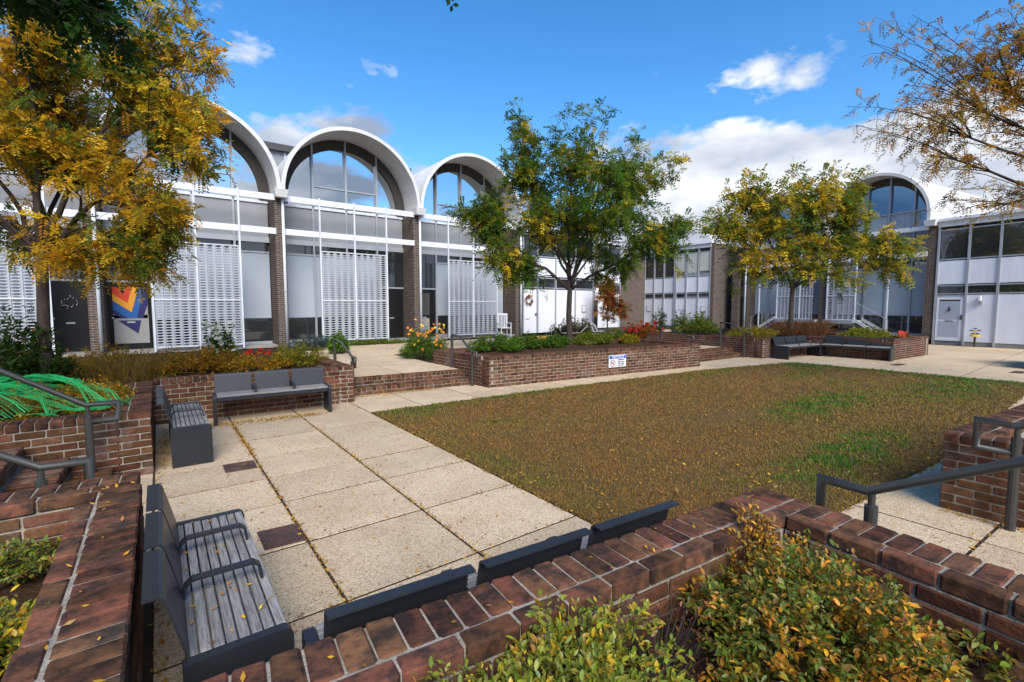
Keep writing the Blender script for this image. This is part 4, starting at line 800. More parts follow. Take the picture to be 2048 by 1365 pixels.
# ------------------------------------------------------------------ plants
GREEN, DKGREEN, OLIVE, YELLOW, GOLD, ORANGE, RUST, RED = [np.array(c) for c in ((0.085, 0.19, 0.020), (0.026, 0.066, 0.013), (0.22, 0.215, 0.020), (0.74, 0.54, 0.03), (0.72, 0.40, 0.018), (0.66, 0.25, 0.016), (0.24, 0.075, 0.018), (0.32, 0.022, 0.016))]
LIME, BLUEGREEN, STRAW, BROWN, PINK = [np.array(c) for c in ((0.28, 0.34, 0.025), (0.10, 0.16, 0.145), (0.30, 0.19, 0.07), (0.095, 0.052, 0.025), (0.5, 0.2, 0.2))]
def pick(rng, n, pal, w):
    w = np.array(w, float); w /= w.sum(); k = rng.choice(len(pal), n, p=w); c = np.array(pal)[k]
    mean = (np.array(pal) * w[:, None]).sum(0); c = 0.62 * c + 0.38 * mean
    return c * (0.6 + 0.7 * rng.random((n, 1)))
def frame(A, rng):
    """unit axis A -> side and normal vectors"""
    up = np.tile(np.array([0, 0, 1.0]), (len(A), 1)) + rng.normal(0, 0.35, A.shape); S = norm(np.cross(A, up)); N = np.cross(S, A); return S, N
def compound_leaves(P, A, L, C, pairs, lf, wf, rng):
    """pinnate leaves: P base, A axis, L length; each leaflet one diamond quad"""
    n = len(P); S, N = frame(A, rng); t = np.linspace(0.15, 1.0, pairs); V = []; CC = []
    for k in range(pairs):
        sag = -0.28 * t[k] ** 2 * L
        c = P + A * (L * t[k])[:, None]; c[:, 2] += sag
        for sg_ in (-1, 1):
            d = norm(S * sg_ * 0.85 + A * 0.55 + N * rng.normal(-0.15, 0.25, (n, 1)) + rng.normal(0, 0.12, (n, 3)))
            l = (lf * L * (1.0 - 0.35 * abs(t[k] - 0.5)))[:, None]; wv = norm(np.cross(d, N) + rng.normal(0, .25, (n, 3))) * l * wf
            V.append(np.stack([c, c + d * l * 0.5 + wv, c + d * l, c + d * l * 0.5 - wv], 1)); CC.append(C * (0.8 + 0.4 * rng.random((n, 1))))
    V = np.concatenate(V, 0); CC = np.concatenate(CC, 0); m = len(V)
    return V.reshape(-1, 3), np.arange(m * 4).reshape(-1, 4), np.repeat(CC, 4, 0)
def simple_leaves(P, A, L, W, C, rng, fold=0.25):
    """five-vertex folded leaves, two quads each"""
    n = len(P); S, N = frame(A, rng); L = L[:, None]; W = np.asarray(W).reshape(-1, 1) if np.ndim(W) else W
    tip = P + A * L; tip[:, 2] -= (L[:, 0] * 0.25); M = P + A * L * 0.5 - N * L * fold * 0.3; M[:, 2] -= L[:, 0] * 0.05
    a1 = P + A * L * 0.28 + S * L * W * 0.85; a2 = P + A * L * 0.64 + S * L * W * 0.8; b1 = P + A * L * 0.28 - S * L * W * 0.85; b2 = P + A * L * 0.64 - S * L * W * 0.8
    a2[:, 2] -= L[:, 0] * 0.08; b2[:, 2] -= L[:, 0] * 0.08
    V = np.stack([P, a1, a2, tip, b2, b1, M], 1).reshape(-1, 3); o = np.arange(n)[:, None] * 7
    F = np.concatenate([o + np.array([[0, 6, 3, 2, 1]]), o + np.array([[0, 5, 4, 3, 6]])], 0)
    return V, F, np.repeat(C, 7, 0)
def unit(rng, n): return norm(rng.normal(0, 1, (n, 3)))
def bez(a, b, c, n): 
    t = np.linspace(0, 1, n)[:, None]; return (1 - t) ** 2 * a + 2 * t * (1 - t) * b + t * t * c
def tree(label, base, fork, r0, blobs, ntips, per, llen, pairs, lf, pal, seed, limbs=7, cl=0.42, name='locust_tree', group='honey locust trees', wf=0.2, twigs=5, m='leaf'):
    rng = np.random.default_rng(seed); base = np.array(base, float); fork = np.array(fork, float); root = thing(name, label, 'tree', tuple(base), 0, group)
    vol = np.array([(b[3] * b[4] * b[5]) ** 0.6 for b in blobs]); k = rng.choice(len(blobs), ntips, p=vol / vol.sum()); B = np.array(blobs)[k]
    T = B[:, :3] + unit(rng, ntips) * (rng.random((ntips, 1)) ** (1 / 2.0)) * B[:, 3:6]
    D = norm(T - fork); cen = D[rng.choice(ntips, limbs, replace=False)]
    for _ in range(8):
        lab = np.argmax(D @ cen.T, 1); cen = np.array([norm(D[lab == j].mean(0)) if (lab == j).any() else cen[j] for j in range(limbs)])
    wood = MB(); f0 = base + (fork - base) * 0.5 + rng.normal(0, 0.03, 3) * [1, 1, 0]
    wood.tube([base - np.array([0, 0, .1]), base + (fork - base) * .04, f0, fork], [r0 * 1.5, r0 * 1.08, r0 * 0.95, r0 * 0.85], 12)
    P, A, CL = [], [], []; 
    for j in range(limbs):
        idx = np.where(lab == j)[0]
        if not len(idx): continue
        c = T[idx].mean(0); st = fork - (fork - base) * rng.uniform(0.0, 0.16); end = fork + (c - fork) * 0.98; mid = st + (end - st) * 0.45 + np.array([0, 0, 0.10 * np.linalg.norm(end - st)]) + rng.normal(0, .12, 3)
        pl = bez(st, mid, end, 9); pl[1:-1] += rng.normal(0, 0.035, (7, 3)); rl = r0 * 0.52 * (len(idx) / ntips * limbs) ** 0.35
        rads = np.linspace(rl, 0.012, 9); wood.tube(pl, list(rads), 7)
        for i in idx:
            p = T[i]; dd = np.linalg.norm(pl - p, axis=1) + 0.12 * np.linalg.norm(p - fork) * (np.arange(9) / 8); q = int(np.clip(np.argmin(dd) - 1, 1, 7)); s0 = pl[q]
            br = bez(s0, s0 + (p - s0) * 0.5 + np.array([0, 0, 0.12 * np.linalg.norm(p - s0)]) + rng.normal(0, .06, 3), p, 5); r1 = min(rads[q] * 0.6, 0.022)
            wood.tube(br, list(np.linspace(r1, 0.004, 5)), 4, cap=False)
            tone = rng.random()
            for _ in range(twigs):
                u = rng.uniform(0.35, 1.0); q0 = br[0] * 0; x = u * 4; i0 = min(3, int(x)); q0 = br[i0] + (br[i0 + 1] - br[i0]) * (x - i0)
                d = norm(unit(rng, 1)[0] * 0.9 + norm(p - fork) * 0.8 + np.array([0, 0, 0.1])); ln = cl * rng.uniform(0.5, 1.25); e = q0 + d * ln + np.array([0, 0, -0.12 * ln])
                wood.tube([q0, (q0 + e) / 2 + np.array([0, 0, .03]), e], [0.005, 0.004, 0.002], 3, cap=False)
                n = max(1, int(per / twigs)); uu = rng.uniform(0.15, 1.0, (n, 1)); P.append(q0 + (e - q0) * uu); A.append(norm(d * 0.55 + unit(rng, n) * 0.75 + np.array([0, 0, -0.28])))
                CL.append(pal(rng, n, tone, np.linalg.norm((p - fork)), p))
    P, A, CL = np.concatenate(P), np.concatenate(A), np.concatenate(CL); L = llen * rng.uniform(0.6, 1.25, len(P))
    for i, v in enumerate(wood.v): wood.v[i] = (v[0] - base[0], v[1] - base[1], v[2] - base[2])
    wood.build('trunk', 'bark', root, smooth=True)
    V, F, C = compound_leaves(P - base, A, L, CL, pairs, lf, wf, rng); link('crown', arr_mesh('crown', V, F, m, C), root); return root
def pal_w(rng, n, tone, d, p):
    if tone < 0.52: return pick(rng, n, [GOLD, ORANGE, YELLOW, OLIVE], [5, 2, 4, 2])
    if tone < 0.76: return pick(rng, n, [GOLD, OLIVE, GREEN], [4, 4, 3])
    return pick(rng, n, [GREEN, OLIVE, DKGREEN, GOLD], [4, 3, 2, 1])
def pal_n(rng, n, tone, d, p):
    if tone < 0.13: return pick(rng, n, [YELLOW, GOLD, OLIVE], [4, 3, 3])
    if tone < 0.40: return pick(rng, n, [OLIVE, GREEN, YELLOW, LIME], [4, 5, .6, 2])
    return pick(rng, n, [GREEN, OLIVE, DKGREEN], [6, 2, 1.5])
def pal_r(rng, n, tone, d, p):
    if tone < 0.33: return pick(rng, n, [YELLOW, GOLD, OLIVE], [4, 4, 3])
    if tone < 0.72: return pick(rng, n, [OLIVE, GREEN, YELLOW, LIME], [6, 3, 2, 2])
    return pick(rng, n, [GREEN, OLIVE, DKGREEN], [5, 3, 2])
def pal_e(rng, n, tone, d, p): return pick(rng, n, [GOLD, OLIVE, RUST, BROWN, ORANGE], [3, 3, 2, 2, 2])
def pal_o(rng, n, tone, d, p): return pick(rng, n, [DKGREEN, GREEN * 0.6], [3, 1])
def pal_b(rng, n, tone, d, p): return pick(rng, n, [OLIVE, GREEN, GOLD], [3, 2, 3])
tree('orange and green locust tree filling the left of the view', (-1.30, 9.2, 0.45), (-1.24, 9.2, 2.55), 0.075,
     [(-0.37, 8.55, 2.50, 0.48, 0.67, 0.42), (0.15, 8.20, 2.98, 0.44, 0.61, 0.38), (0.55, 7.95, 3.61, 0.44, 0.61, 0.38), (0.66, 7.95, 4.44, 0.40, 0.56, 0.35), (0.58, 8.07, 5.20, 0.40, 0.56, 0.35), (-1.37, 9.31, 2.64, 0.40, 0.56, 0.35), (-0.93, 8.96, 2.36, 0.36, 0.50, 0.31), (-0.05, 8.29, 2.36, 0.32, 0.44, 0.28), (0.21, 8.28, 4.37, 0.56, 0.78, 0.49), (-0.54, 8.79, 3.68, 0.64, 0.89, 0.56), (-1.20, 9.30, 3.88, 0.64, 0.89, 0.56), (-0.31, 8.75, 5.13, 0.64, 0.89, 0.56), (-1.14, 9.37, 5.13, 0.64, 0.89, 0.56), (0.2, 8.4, 5.82, 0.48, 0.67, 0.42), (-1.2, 9.4, 6.3, 1.2, 1.2, 0.7), (-2.3, 9.6, 4.2, 0.9, 1.2, 1.2), (-1.3, 10.2, 4.6, 0.9, 0.8, 1.0)], 390, 28, 0.20, 8, 0.31, pal_w, 5, limbs=10, cl=0.36, wf=0.22)
tree('green locust tree with yellow tips growing in the notice planter', (9.51, 9.83, 0.5), (9.50, 9.83, 2.45), 0.085,
     [(7.35, 11.75, 4.5, 0.55, 0.6, 0.4), (7.6, 11.4, 4.0, 0.5, 0.6, 0.4), (12.3, 7.9, 4.2, 0.5, 0.6, 0.4), (8.46, 11.09, 7.06, 0.5, 0.6, 0.55), (9.26, 10.48, 6.92, 0.6, 0.7, 0.5), (10.36, 9.66, 7.06, 0.5, 0.6, 0.6), (11.36, 8.84, 6.34, 0.6, 0.7, 0.5), (12.02, 8.28, 5.70, 0.6, 0.7, 0.5), (7.79, 11.39, 4.77, 0.65, 0.8, 0.6), (11.88, 8.21, 3.76, 0.65, 0.9, 0.6), (8.06, 11.02, 3.05, 0.6, 0.9, 0.5), (8.75, 10.75, 5.77, 0.9, 1.1, 0.8), (9.90, 9.89, 5.77, 1.1, 1.4, 0.9), (10.90, 9.07, 5.05, 1.0, 1.3, 0.85), (8.91, 10.49, 4.19, 1.2, 1.6, 1.0), (10.28, 9.43, 3.91, 1.3, 1.7, 1.0), (11.28, 8.62, 3.33, 0.8, 1.0, 0.6), (8.50, 10.66, 2.76, 0.6, 0.8, 0.4), (10.57, 9.10, 2.76, 0.7, 0.9, 0.4), (9.4, 8.3, 4.3, 1.2, 1.0, 1.2), (10.2, 11.4, 4.6, 1.2, 1.0, 1.2)], 330, 25, 0.28, 6, 0.34, pal_n, 21, limbs=10, cl=0.40, wf=0.24)
tree('yellow-green locust tree in the far planter behind the benches', (18.9, 7.75, 0.5), (18.9, 7.75, 2.55), 0.085,
     [(16.8, 9.7, 4.9, 0.5, 0.6, 0.4), (22.3, 5.3, 4.0, 0.5, 0.6, 0.4), (22.0, 5.4, 3.0, 0.5, 0.6, 0.35), (18.07, 8.80, 6.59, 0.5, 0.7, 0.5), (19.20, 7.98, 6.87, 0.5, 0.7, 0.5), (20.24, 7.19, 6.78, 0.5, 0.6, 0.5), (20.96, 6.61, 6.41, 0.5, 0.6, 0.4), (17.51, 9.14, 5.66, 0.65, 0.9, 0.6), (18.69, 8.23, 5.48, 1.1, 1.4, 0.9), (19.88, 7.33, 5.48, 1.1, 1.4, 0.9), (20.76, 6.64, 5.11, 0.9, 1.2, 0.8), (17.16, 9.30, 4.55, 0.6, 0.8, 0.5), (18.34, 8.38, 4.18, 1.2, 1.5, 1.0), (19.82, 7.25, 3.99, 1.2, 1.5, 1.0), (21.16, 6.25, 4.18, 0.9, 1.2, 0.7), (21.88, 5.66, 3.62, 0.7, 0.8, 0.5), (17.69, 8.76, 3.07, 0.8, 0.9, 0.6), (19.18, 7.64, 3.07, 0.8, 1.0, 0.5), (20.65, 6.50, 2.69, 0.9, 1.0, 0.5)], 290, 19, 0.34, 5, 0.38, pal_r, 33, limbs=9, cl=0.44, wf=0.26)
tree('sparse bare-twigged tree reaching in from the right edge', (15.1, -0.3, 0.0), (15.0, -0.2, 3.1), 0.11,
     [(11.34, 3.06, 6.91, 0.4, 0.5, 0.5), (10.91, 3.27, 5.69, 0.3, 0.4, 0.3), (11.60, 2.77, 5.88, 0.4, 0.5, 0.4), (12.10, 2.34, 5.31, 0.6, 0.7, 0.5), (12.60, 2.06, 6.35, 0.6, 0.7, 0.5), (13.15, 1.70, 6.91, 0.6, 0.7, 0.5), (12.84, 1.76, 5.03, 0.7, 0.9, 0.6), (11.91, 2.40, 4.37, 0.4, 0.5, 0.3), (12.40, 1.96, 3.72, 0.5, 0.6, 0.4), (13.01, 1.51, 3.72, 0.6, 0.7, 0.5), (11.04, 3.13, 5.22, 0.28, 0.4, 0.3), (12.95, 1.74, 5.78, 0.6, 0.7, 0.5), (14.8, 0.0, 5.6, 1.3, 1.3, 1.2)], 190, 16, 0.18, 6, 0.34, pal_e, 44, limbs=9, cl=0.42, twigs=4)
tree('dark green tree overhanging the top left corner', (-3.6, 2.0, 0.4), (-3.5, 2.1, 2.9), 0.13,
     [(-0.75, 5.3, 4.25, 0.75, 0.8, 0.42), (-0.15, 4.9, 4.05, 0.35, 0.5, 0.32), (-2.6, 4.0, 4.6, 1.2, 1.2, 0.6), (-1.4, 3.2, 4.9, 0.9, 0.9, 0.4), (1.05, 4.0, 4.40, 0.10, 0.10, 0.06), (1.95, 3.45, 4.36, 0.12, 0.12, 0.06)], 75, 26, 0.18, 7, 0.34, pal_o, 52, limbs=6, cl=0.26, wf=0.3)
tree('distant golden-green tree showing above the middle house', (52.0, 33.0, 0.0), (52, 33, 5.0), 0.25, [(52, 33, 9.0, 4.0, 4.0, 2.6), (48, 36, 8.6, 3.5, 3.5, 2.2), (56, 30, 8.2, 3.5, 3.5, 2.0)], 130, 22, 0.8, 4, 0.5, pal_b, 61, limbs=6, cl=1.3, group=None, name='background_tree')

def shrub(label, c, rad, shoots, per, leaf, wd, pal, w, seed, name='shrub', cat='shrub', group=None, m='leaf', lumps=5, top=None, topw=0.0, stem=0.004, upright=0.6, stems=60):
    """dome of upright shoots, leaves along each shoot; rad = (rx, ry, h)"""
    rng = np.random.default_rng(seed); root = thing(name, label, cat, tuple(c), 0, group)
    a = rng.uniform(0, 2 * np.pi, shoots); rr = np.sqrt(rng.random(shoots)); hx = 0.72 + 0.28 * np.sin(lumps * a + seed) * rr; 
    lump = 0.82 + 0.22 * np.sin(a * 3 + rr * 5 + seed) + rng.normal(0, 0.07, shoots)
    tip = np.stack([rad[0] * rr * np.cos(a), rad[1] * rr * np.sin(a), rad[2] * np.sqrt(np.clip(1 - (rr * 0.93) ** 2, 0.02, 1)) * lump * rng.uniform(0.55, 1.0, shoots) ** 0.5], 1)
    bs = np.stack([tip[:, 0] * 0.35, tip[:, 1] * 0.35, np.zeros(shoots)], 1)
    wood = MB()
    for i in range(min(shoots, stems)): wood.tube([bs[i], bs[i] * .4 + tip[i] * .6 + rng.normal(0, .01, 3), tip[i]], [stem, stem * .8, stem * .4], 4, cap=False)
    wood.build('stems', 'bark', root)
    n = shoots * per; si = np.repeat(np.arange(shoots), per); u = rng.uniform(0.30, 1.0, n) ** 0.7; u[:: max(1, per // 3)] = 1.0
    ax = norm(tip - bs); P = bs[si] + (tip - bs)[si] * u[:, None] + rng.normal(0, leaf * 0.35, (n, 3)); P[:, 2] = np.maximum(P[:, 2], 0.01)
    A = norm(ax[si] * upright + unit(rng, n) * 0.8 + np.array([0, 0, 0.15])); L = leaf * rng.uniform(0.4, 1.3, n); C = pick(rng, n, pal, w)
    if topw:
        k = (rng.random(shoots) < topw)[si]; C = np.where((k & (u > 0.6))[:, None], pick(rng, n, top, [1] * len(top)), C)
    V, F, CC = simple_leaves(P, A, L, wd, C, rng); link('foliage', arr_mesh('foliage', V, F, m, CC), root); return root
def flowers(root, spots, r, col, mname='petal'):
    V, F, C = [], [], []; rng = np.random.default_rng(int(abs(spots[0][0]) * 100)); o = 0
    for p in spots:
        nrm = norm(rng.normal(0, .5, 3) + np.array([-0.4, -0.6, 0.6])); a = norm(np.cross(nrm, [0, 0, 1.0])); b = np.cross(nrm, a)
        for k in range(6):
            w = k * math.pi / 3; d = a * math.cos(w) + b * math.sin(w); s_ = np.cross(nrm, d); q = np.array(p)
            V += [q, q + d * r * .6 + s_ * r * .4 + nrm * r * .2, q + d * r + nrm * r * .25, q + d * r * .6 - s_ * r * .4 + nrm * r * .2]; F.append([o, o + 1, o + 2, o + 3]); o += 4; C += [np.array(col) * rng.uniform(.7, 1.2)] * 4
    link('blossoms', arr_mesh('blossoms', V, F, mname, np.array(C)), root, kind='stuff')
def grasses(label, c, rx, ry, h, n, pal, w, seed, name='ornamental_grass', wd=0.004, group=None):
    rng = np.random.default_rng(seed); root = thing(name, label, 'grass', tuple(c), 0, group); a = rng.uniform(0, 6.283, n); rr = np.sqrt(rng.random(n))
    b = np.stack([rx * rr * np.cos(a), ry * rr * np.sin(a), np.zeros(n)], 1); d = norm(rng.normal(0, .35, (n, 3)) + np.array([0, 0, 1.0]) + b * 0.4); ln = h * rng.uniform(.45, 1.1, n)[:, None]
    s_ = norm(np.cross(d, rng.normal(0, 1, (n, 3)))) * wd; p1 = b + d * ln * .55; p2 = b + d * ln + np.stack([np.cos(a), np.sin(a), -np.ones(n) * .7], 1) * ln * rng.uniform(.1, .35, (n, 1))
    V = np.stack([b - s_, b + s_, p1 + s_, p1 - s_, p1 - s_, p1 + s_, p2 + s_ * .3, p2 - s_ * .3], 1).reshape(-1, 3); F = np.arange(n * 8).reshape(-1, 4)
    link('blades', arr_mesh('blades', V, F, 'leaf', np.repeat(pick(rng, n, pal, w), 8, 0)), root, kind='stuff'); return root
NEAR_P, NEAR_W = [GREEN * 1.1, OLIVE, LIME, GOLD, ORANGE, RUST], [4, 5, 3, 1.6, 1.2, 1]
shrub('bright yellow-green shrub at the bottom centre, nearest the camera', (0.84, 0.95, 0.36), (0.58, 0.37, 0.43), 440, 26, 0.032, 0.21, [c_ * 0.9 for c_ in NEAR_P], [5, 5, 6, 2.5, .8, .4], 3, m='leaf_near', group='spirea shrubs', upright=0.75)
shrub('wide orange-tipped shrub in the bottom right planter', (1.92, 0.66, 0.36), (0.50, 0.45, 0.43), 500, 28, 0.031, 0.22, [c_ * 0.8 for c_ in NEAR_P], [8, 5, .8, .6, 1.5, 2.2], 9, m='leaf_near', group='spirea shrubs', top=[ORANGE, GOLD, RUST], topw=0.28, upright=0.7)
shrub('small orange spray of shoots against the inner corner of the near planter', (2.22, 1.06, 0.36), (0.20, 0.13, 0.46), 70, 20, 0.034, 0.22, [ORANGE, GOLD, OLIVE, RUST], [3, 2, 3, 2], 14, m='leaf_near', group='spirea shrubs')
shrub('tangle of bare brown twigs between the two foreground shrubs', (1.42, 1.0, 0.36), (0.26, 0.18, 0.30), 90, 2, 0.022, 0.22, [RUST, BROWN], [1, 2], 13, m='leaf_near', stems=90, stem=0.003)
shrub('low sprout of red-green leaves at the bottom right corner', (2.47, 0.27, 0.36), (0.16, 0.14, 0.17), 40, 12, 0.042, 0.25, [GREEN, OLIVE, RUST], [4, 3, 3], 15, m='leaf_near', group='spirea shrubs')
shrub('yellow-green shrub in the planter at the lower left corner', (-0.52, 2.25, 0.40), (0.20, 0.42, 0.30), 170, 22, 0.038, 0.23, NEAR_P, [4, 5, 5, 3, 1, .5], 17, m='leaf_near', group='spirea shrubs')
shrub('dull green shrub below the short handrail at the left edge', (-0.72, 3.15, 0.40), (0.34, 0.34, 0.20), 120, 20, 0.034, 0.23, [GREEN, OLIVE, RUST, LIME], [4, 4, 2, 1], 18, m='leaf_near', group='spirea shrubs')
web_c = (-1.35, 6.95, 0.50); web_r = (0.95, 0.75, 0.46)
shrub('low shrub draped with green webbing at the left edge', web_c, web_r, 420, 22, 0.034, 0.26, [OLIVE, GREEN, GOLD, ORANGE, RUST], [5, 4, 2, 1.5, 1], 23, group='spirea shrubs', top=[GOLD, ORANGE], topw=0.2)
shrub('gold and olive shrub right of the green webbing', (-0.62, 7.35, 0.50), (0.42, 0.80, 0.36), 300, 22, 0.034, 0.26, [OLIVE, GREEN, GOLD, ORANGE, RUST], [5, 3, 3, 2, 1], 24, group='spirea shrubs', top=[GOLD, ORANGE], topw=0.3)
shrub('dark green broad shrub around the trunk of the orange tree', (-1.62, 9.3, 0.45), (0.68, 0.6, 1.2), 330, 26, 0.075, 0.2, [DKGREEN, GREEN * .7, DKGREEN * .7, RUST], [5, 2, 3, .35], 25, lumps=3)
grasses('tawny dry grass clump right of the dark shrub', (-0.40, 10.0, 0.45), 0.5, 0.5, 0.66, 1100, [STRAW, GOLD * .6, RUST, OLIVE], [5, 2, 2, 3], 26)
shrub('rusty low shrub behind the tawny grass', (-0.72, 10.8, 0.45), (0.8, 0.6, 0.62), 320, 20, 0.045, 0.25, [RUST, OLIVE, ORANGE, GOLD], [3, 5, 2, 3], 27, group='spirea shrubs')
shrub('rusty orange shrub on the planter left of the white flowers', (0.55, 10.0, 0.52), (0.75, 0.6, 0.52), 420, 20, 0.042, 0.25, [RUST, ORANGE, OLIVE, BROWN, GOLD], [3, 4, 4, 1, 3], 28, group='spirea shrubs')
shrub('olive shrub at the planter end behind the bench facing us', (2.15, 9.85, 0.52), (0.58, 0.5, 0.52), 300, 20, 0.042, 0.25, [OLIVE, LIME * .7, GREEN, GOLD], [5, 2, 2, 2], 29, group='spirea shrubs')
sh = shrub('gold low shrub topped by red blooms behind the bench', (1.42, 9.6, 0.52), (0.62, 0.45, 0.38), 300, 18, 0.040, 0.25, [OLIVE, GOLD, ORANGE, RUST], [4, 3, 2, 2], 30, group='spirea shrubs')
flowers(sh, [(rnd.uniform(-.2, .35), rnd.uniform(.1, .4), rnd.uniform(.28, .40)) for _ in range(14)], 0.045, (0.45, 0.012, 0.012))
wf_ = shrub('tall plant with white flowers in front of the screens', (1.15, 13.0, 0.27), (0.36, 0.34, 1.0), 120, 20, 0.085, 0.28, [GREEN, LIME * .6, GREEN * .7], [4, 2, 2], 31, upright=0.3, cat='flowers')
flowers(wf_, [(rnd.uniform(-.33, .33), rnd.uniform(-.40, -.1), rnd.uniform(.40, 1.08)) for _ in range(40)], 0.065, (0.68, 0.68, 0.50))
shrub('blue-grey lavender mound beside the downspout', (4.15, 16.3, 0.27), (0.8, 0.5, 0.50), 260, 18, 0.075, 0.12, [BLUEGREEN, BLUEGREEN * .7], [1, 1], 32, upright=1.2, name='lavender', cat='lavender')
shrub('bright green round shrub behind the left step rail', (4.25, 14.2, 0.29), (0.30, 0.28, 0.70), 150, 18, 0.075, 0.3, [GREEN * 1.5, LIME * .8, GREEN], [3, 2, 2], 34)
shrub('low green ground cover below the middle screens', (6.4, 16.9, 0.27), (1.5, 0.35, 0.24), 300, 14, 0.06, 0.25, [GREEN, OLIVE, LIME * .6], [4, 3, 2], 35, name='ground_cover', cat='ground cover')
cs = shrub('airy orange and yellow cosmos flowers beside the walk', (5.75, 11.6, 0.25), (0.66, 0.55, 0.85), 430, 16, 0.085, 0.10, [GREEN * 1.2, GREEN, LIME * .6], [4, 3, 2], 36, name='cosmos_flowers', cat='flowers', upright=0.9)
flowers(cs, [(rnd.uniform(-.55, .6), rnd.uniform(-.5, .2), rnd.uniform(.35, 1.0)) for _ in range(38)], 0.042, (0.70, 0.22, 0.02)); flowers(cs, [(rnd.uniform(-.5, .6), rnd.uniform(-.45, .2), rnd.uniform(.45, 1.1)) for _ in range(26)], 0.042, (0.72, 0.48, 0.05))
for k, (lab, c, r_, p, w) in enumerate((('green low shrub at the left end of the long planter', (6.75, 9.65, 0.58), (0.85, 0.55, 0.42), [GREEN * 1.2, LIME * .6, GREEN * .7], [4, 2, 3]), ('second green low shrub on the long planter, left of the pumpkins', (7.95, 9.9, 0.58), (0.7, 0.45, 0.40), [GREEN, LIME * .5, GREEN * .7], [4, 2, 3]),
        ('green shrub with pale flecks just left of the tree trunk', (8.85, 9.75, 0.58), (0.55, 0.4, 0.34), [GREEN, GREEN * .7, LIME * .8], [4, 3, 1]), ('yellow-green wide shrub right of the tree trunk', (10.35, 9.75, 0.58), (0.85, 0.45, 0.40), [OLIVE * 1.1, LIME * .7, GREEN], [4, 3, 3]), ('small gold shrub near the right end of the long planter', (11.55, 9.35, 0.58), (0.35, 0.28, 0.27), [OLIVE, GOLD, LIME * .7], [4, 2, 2]))):
    shrub(lab, c, r_, int(260 * r_[0] + 90), 20, 0.055, 0.26, p, w, 60 + k, group='low shrubs on the long planter')
shrub('grey-brown bush wrapped in white webbing behind the tree', (13.7, 13.9, 0.29), (1.35, 0.55, 0.98), 330, 16, 0.09, 0.3, [BROWN, OLIVE * .6, RUST, GREEN * .7, np.array((.16, .13, .11))], [3, 3, 2, 2, 3], 70)
tree('slim red-leaved sapling beside the dark brick wall', (18.75, 16.6, 0.29), (18.75, 16.6, 0.9), 0.03, [(18.8, 16.6, 2.0, 0.75, 0.7, 1.1), (19.2, 16.3, 1.6, 0.7, 0.5, 0.5), (18.7, 16.7, 2.9, 0.4, 0.4, 0.5)], 60, 16, 0.22, 4, 0.5, lambda rng, n, t, d, p: pick(rng, n, [RUST, ORANGE, RED * .8, OLIVE], [4, 2, 3, 2]), 71, limbs=5, cl=0.3, name='sapling', group=None, wf=0.3)
rb = shrub('bed of dark red flowers and rusty leaves before the middle house', (15.9, 12.2, 0.29), (1.25, 0.45, 0.72), 300, 16, 0.09, 0.26, [RED, RUST, ORANGE * .7, GREEN, OLIVE], [4, 3, 2, 2, 2], 72, name='flower_bed_plants', cat='flowers')
flowers(rb, [(rnd.uniform(-1.1, 1.1), rnd.uniform(-.4, .1), rnd.uniform(.4, .8)) for _ in range(40)], 0.075, (0.32, 0.008, 0.012))
for k, (x, y, h) in enumerate(((18.3, 13.2, 1.7), (19.7, 13.0, 1.5), (21.6, 13.2, 1.3))):
    shrub(('tall leafy flower stems, leftmost, before the middle house', 'tall leafy flower stems, middle clump, before the middle house', 'tall leafy flower stems, rightmost, before the middle house')[k], (x, y, 0.29), (0.45, 0.35, h), 34, 16, 0.12, 0.24, [GREEN, DKGREEN, OLIVE], [3, 2, 2], 75 + k, name='tall_flower_stems', cat='flowers', upright=0.4, stem=0.008, group='tall flower stems')
shrub('loose green plants left of the distant right handrail', (14.55, 12.6, 0.29), (0.8, 0.5, 0.55), 150, 16, 0.08, 0.26, [GREEN, OLIVE], [3, 2], 79)
shrub('wild green plants at the back of the far planter', (16.9, 10.4, 0.57), (0.9, 0.9, 0.95), 220, 18, 0.09, 0.24, [GREEN, OLIVE, LIME * .6, PINK * .3], [4, 3, 2, .6], 80)
shrub('olive-rust shrub on the far planter left of the far tree', (17.3, 8.4, 0.57), (1.35, 0.75, 0.42), 420, 18, 0.06, 0.26, [OLIVE, RUST, GOLD, GREEN], [5, 2, 2, 3], 81, group='low shrubs on the far planter')
grasses('reddish dry grass around the far tree trunk', (20.2, 7.9, 0.57), 1.6, 0.7, 0.80, 1700, [STRAW * .9, RUST, BROWN, PINK * .35], [3, 3, 2, 2], 82, wd=0.007)
shrub('green-gold shrub on the far planter behind the longer bench', (20.0, 5.75, 0.57), (1.35, 0.75, 0.40), 420, 18, 0.06, 0.26, [OLIVE, LIME * .6, GREEN, GOLD], [5, 2, 3, 1], 83, group='low shrubs on the far planter')
pp = shrub('cluster of orange-red poppies at the far planter end', (21.2, 4.95, 0.57), (0.5, 0.2, 0.14), 50, 10, 0.05, 0.2, [GREEN, OLIVE], [3, 2], 84, name='poppies', cat='flowers')
flowers(pp, [(rnd.uniform(-.55, .4), rnd.uniform(-.15, .1), rnd.uniform(.08, .26)) for _ in range(14)], 0.065, (0.62, 0.05, 0.02))

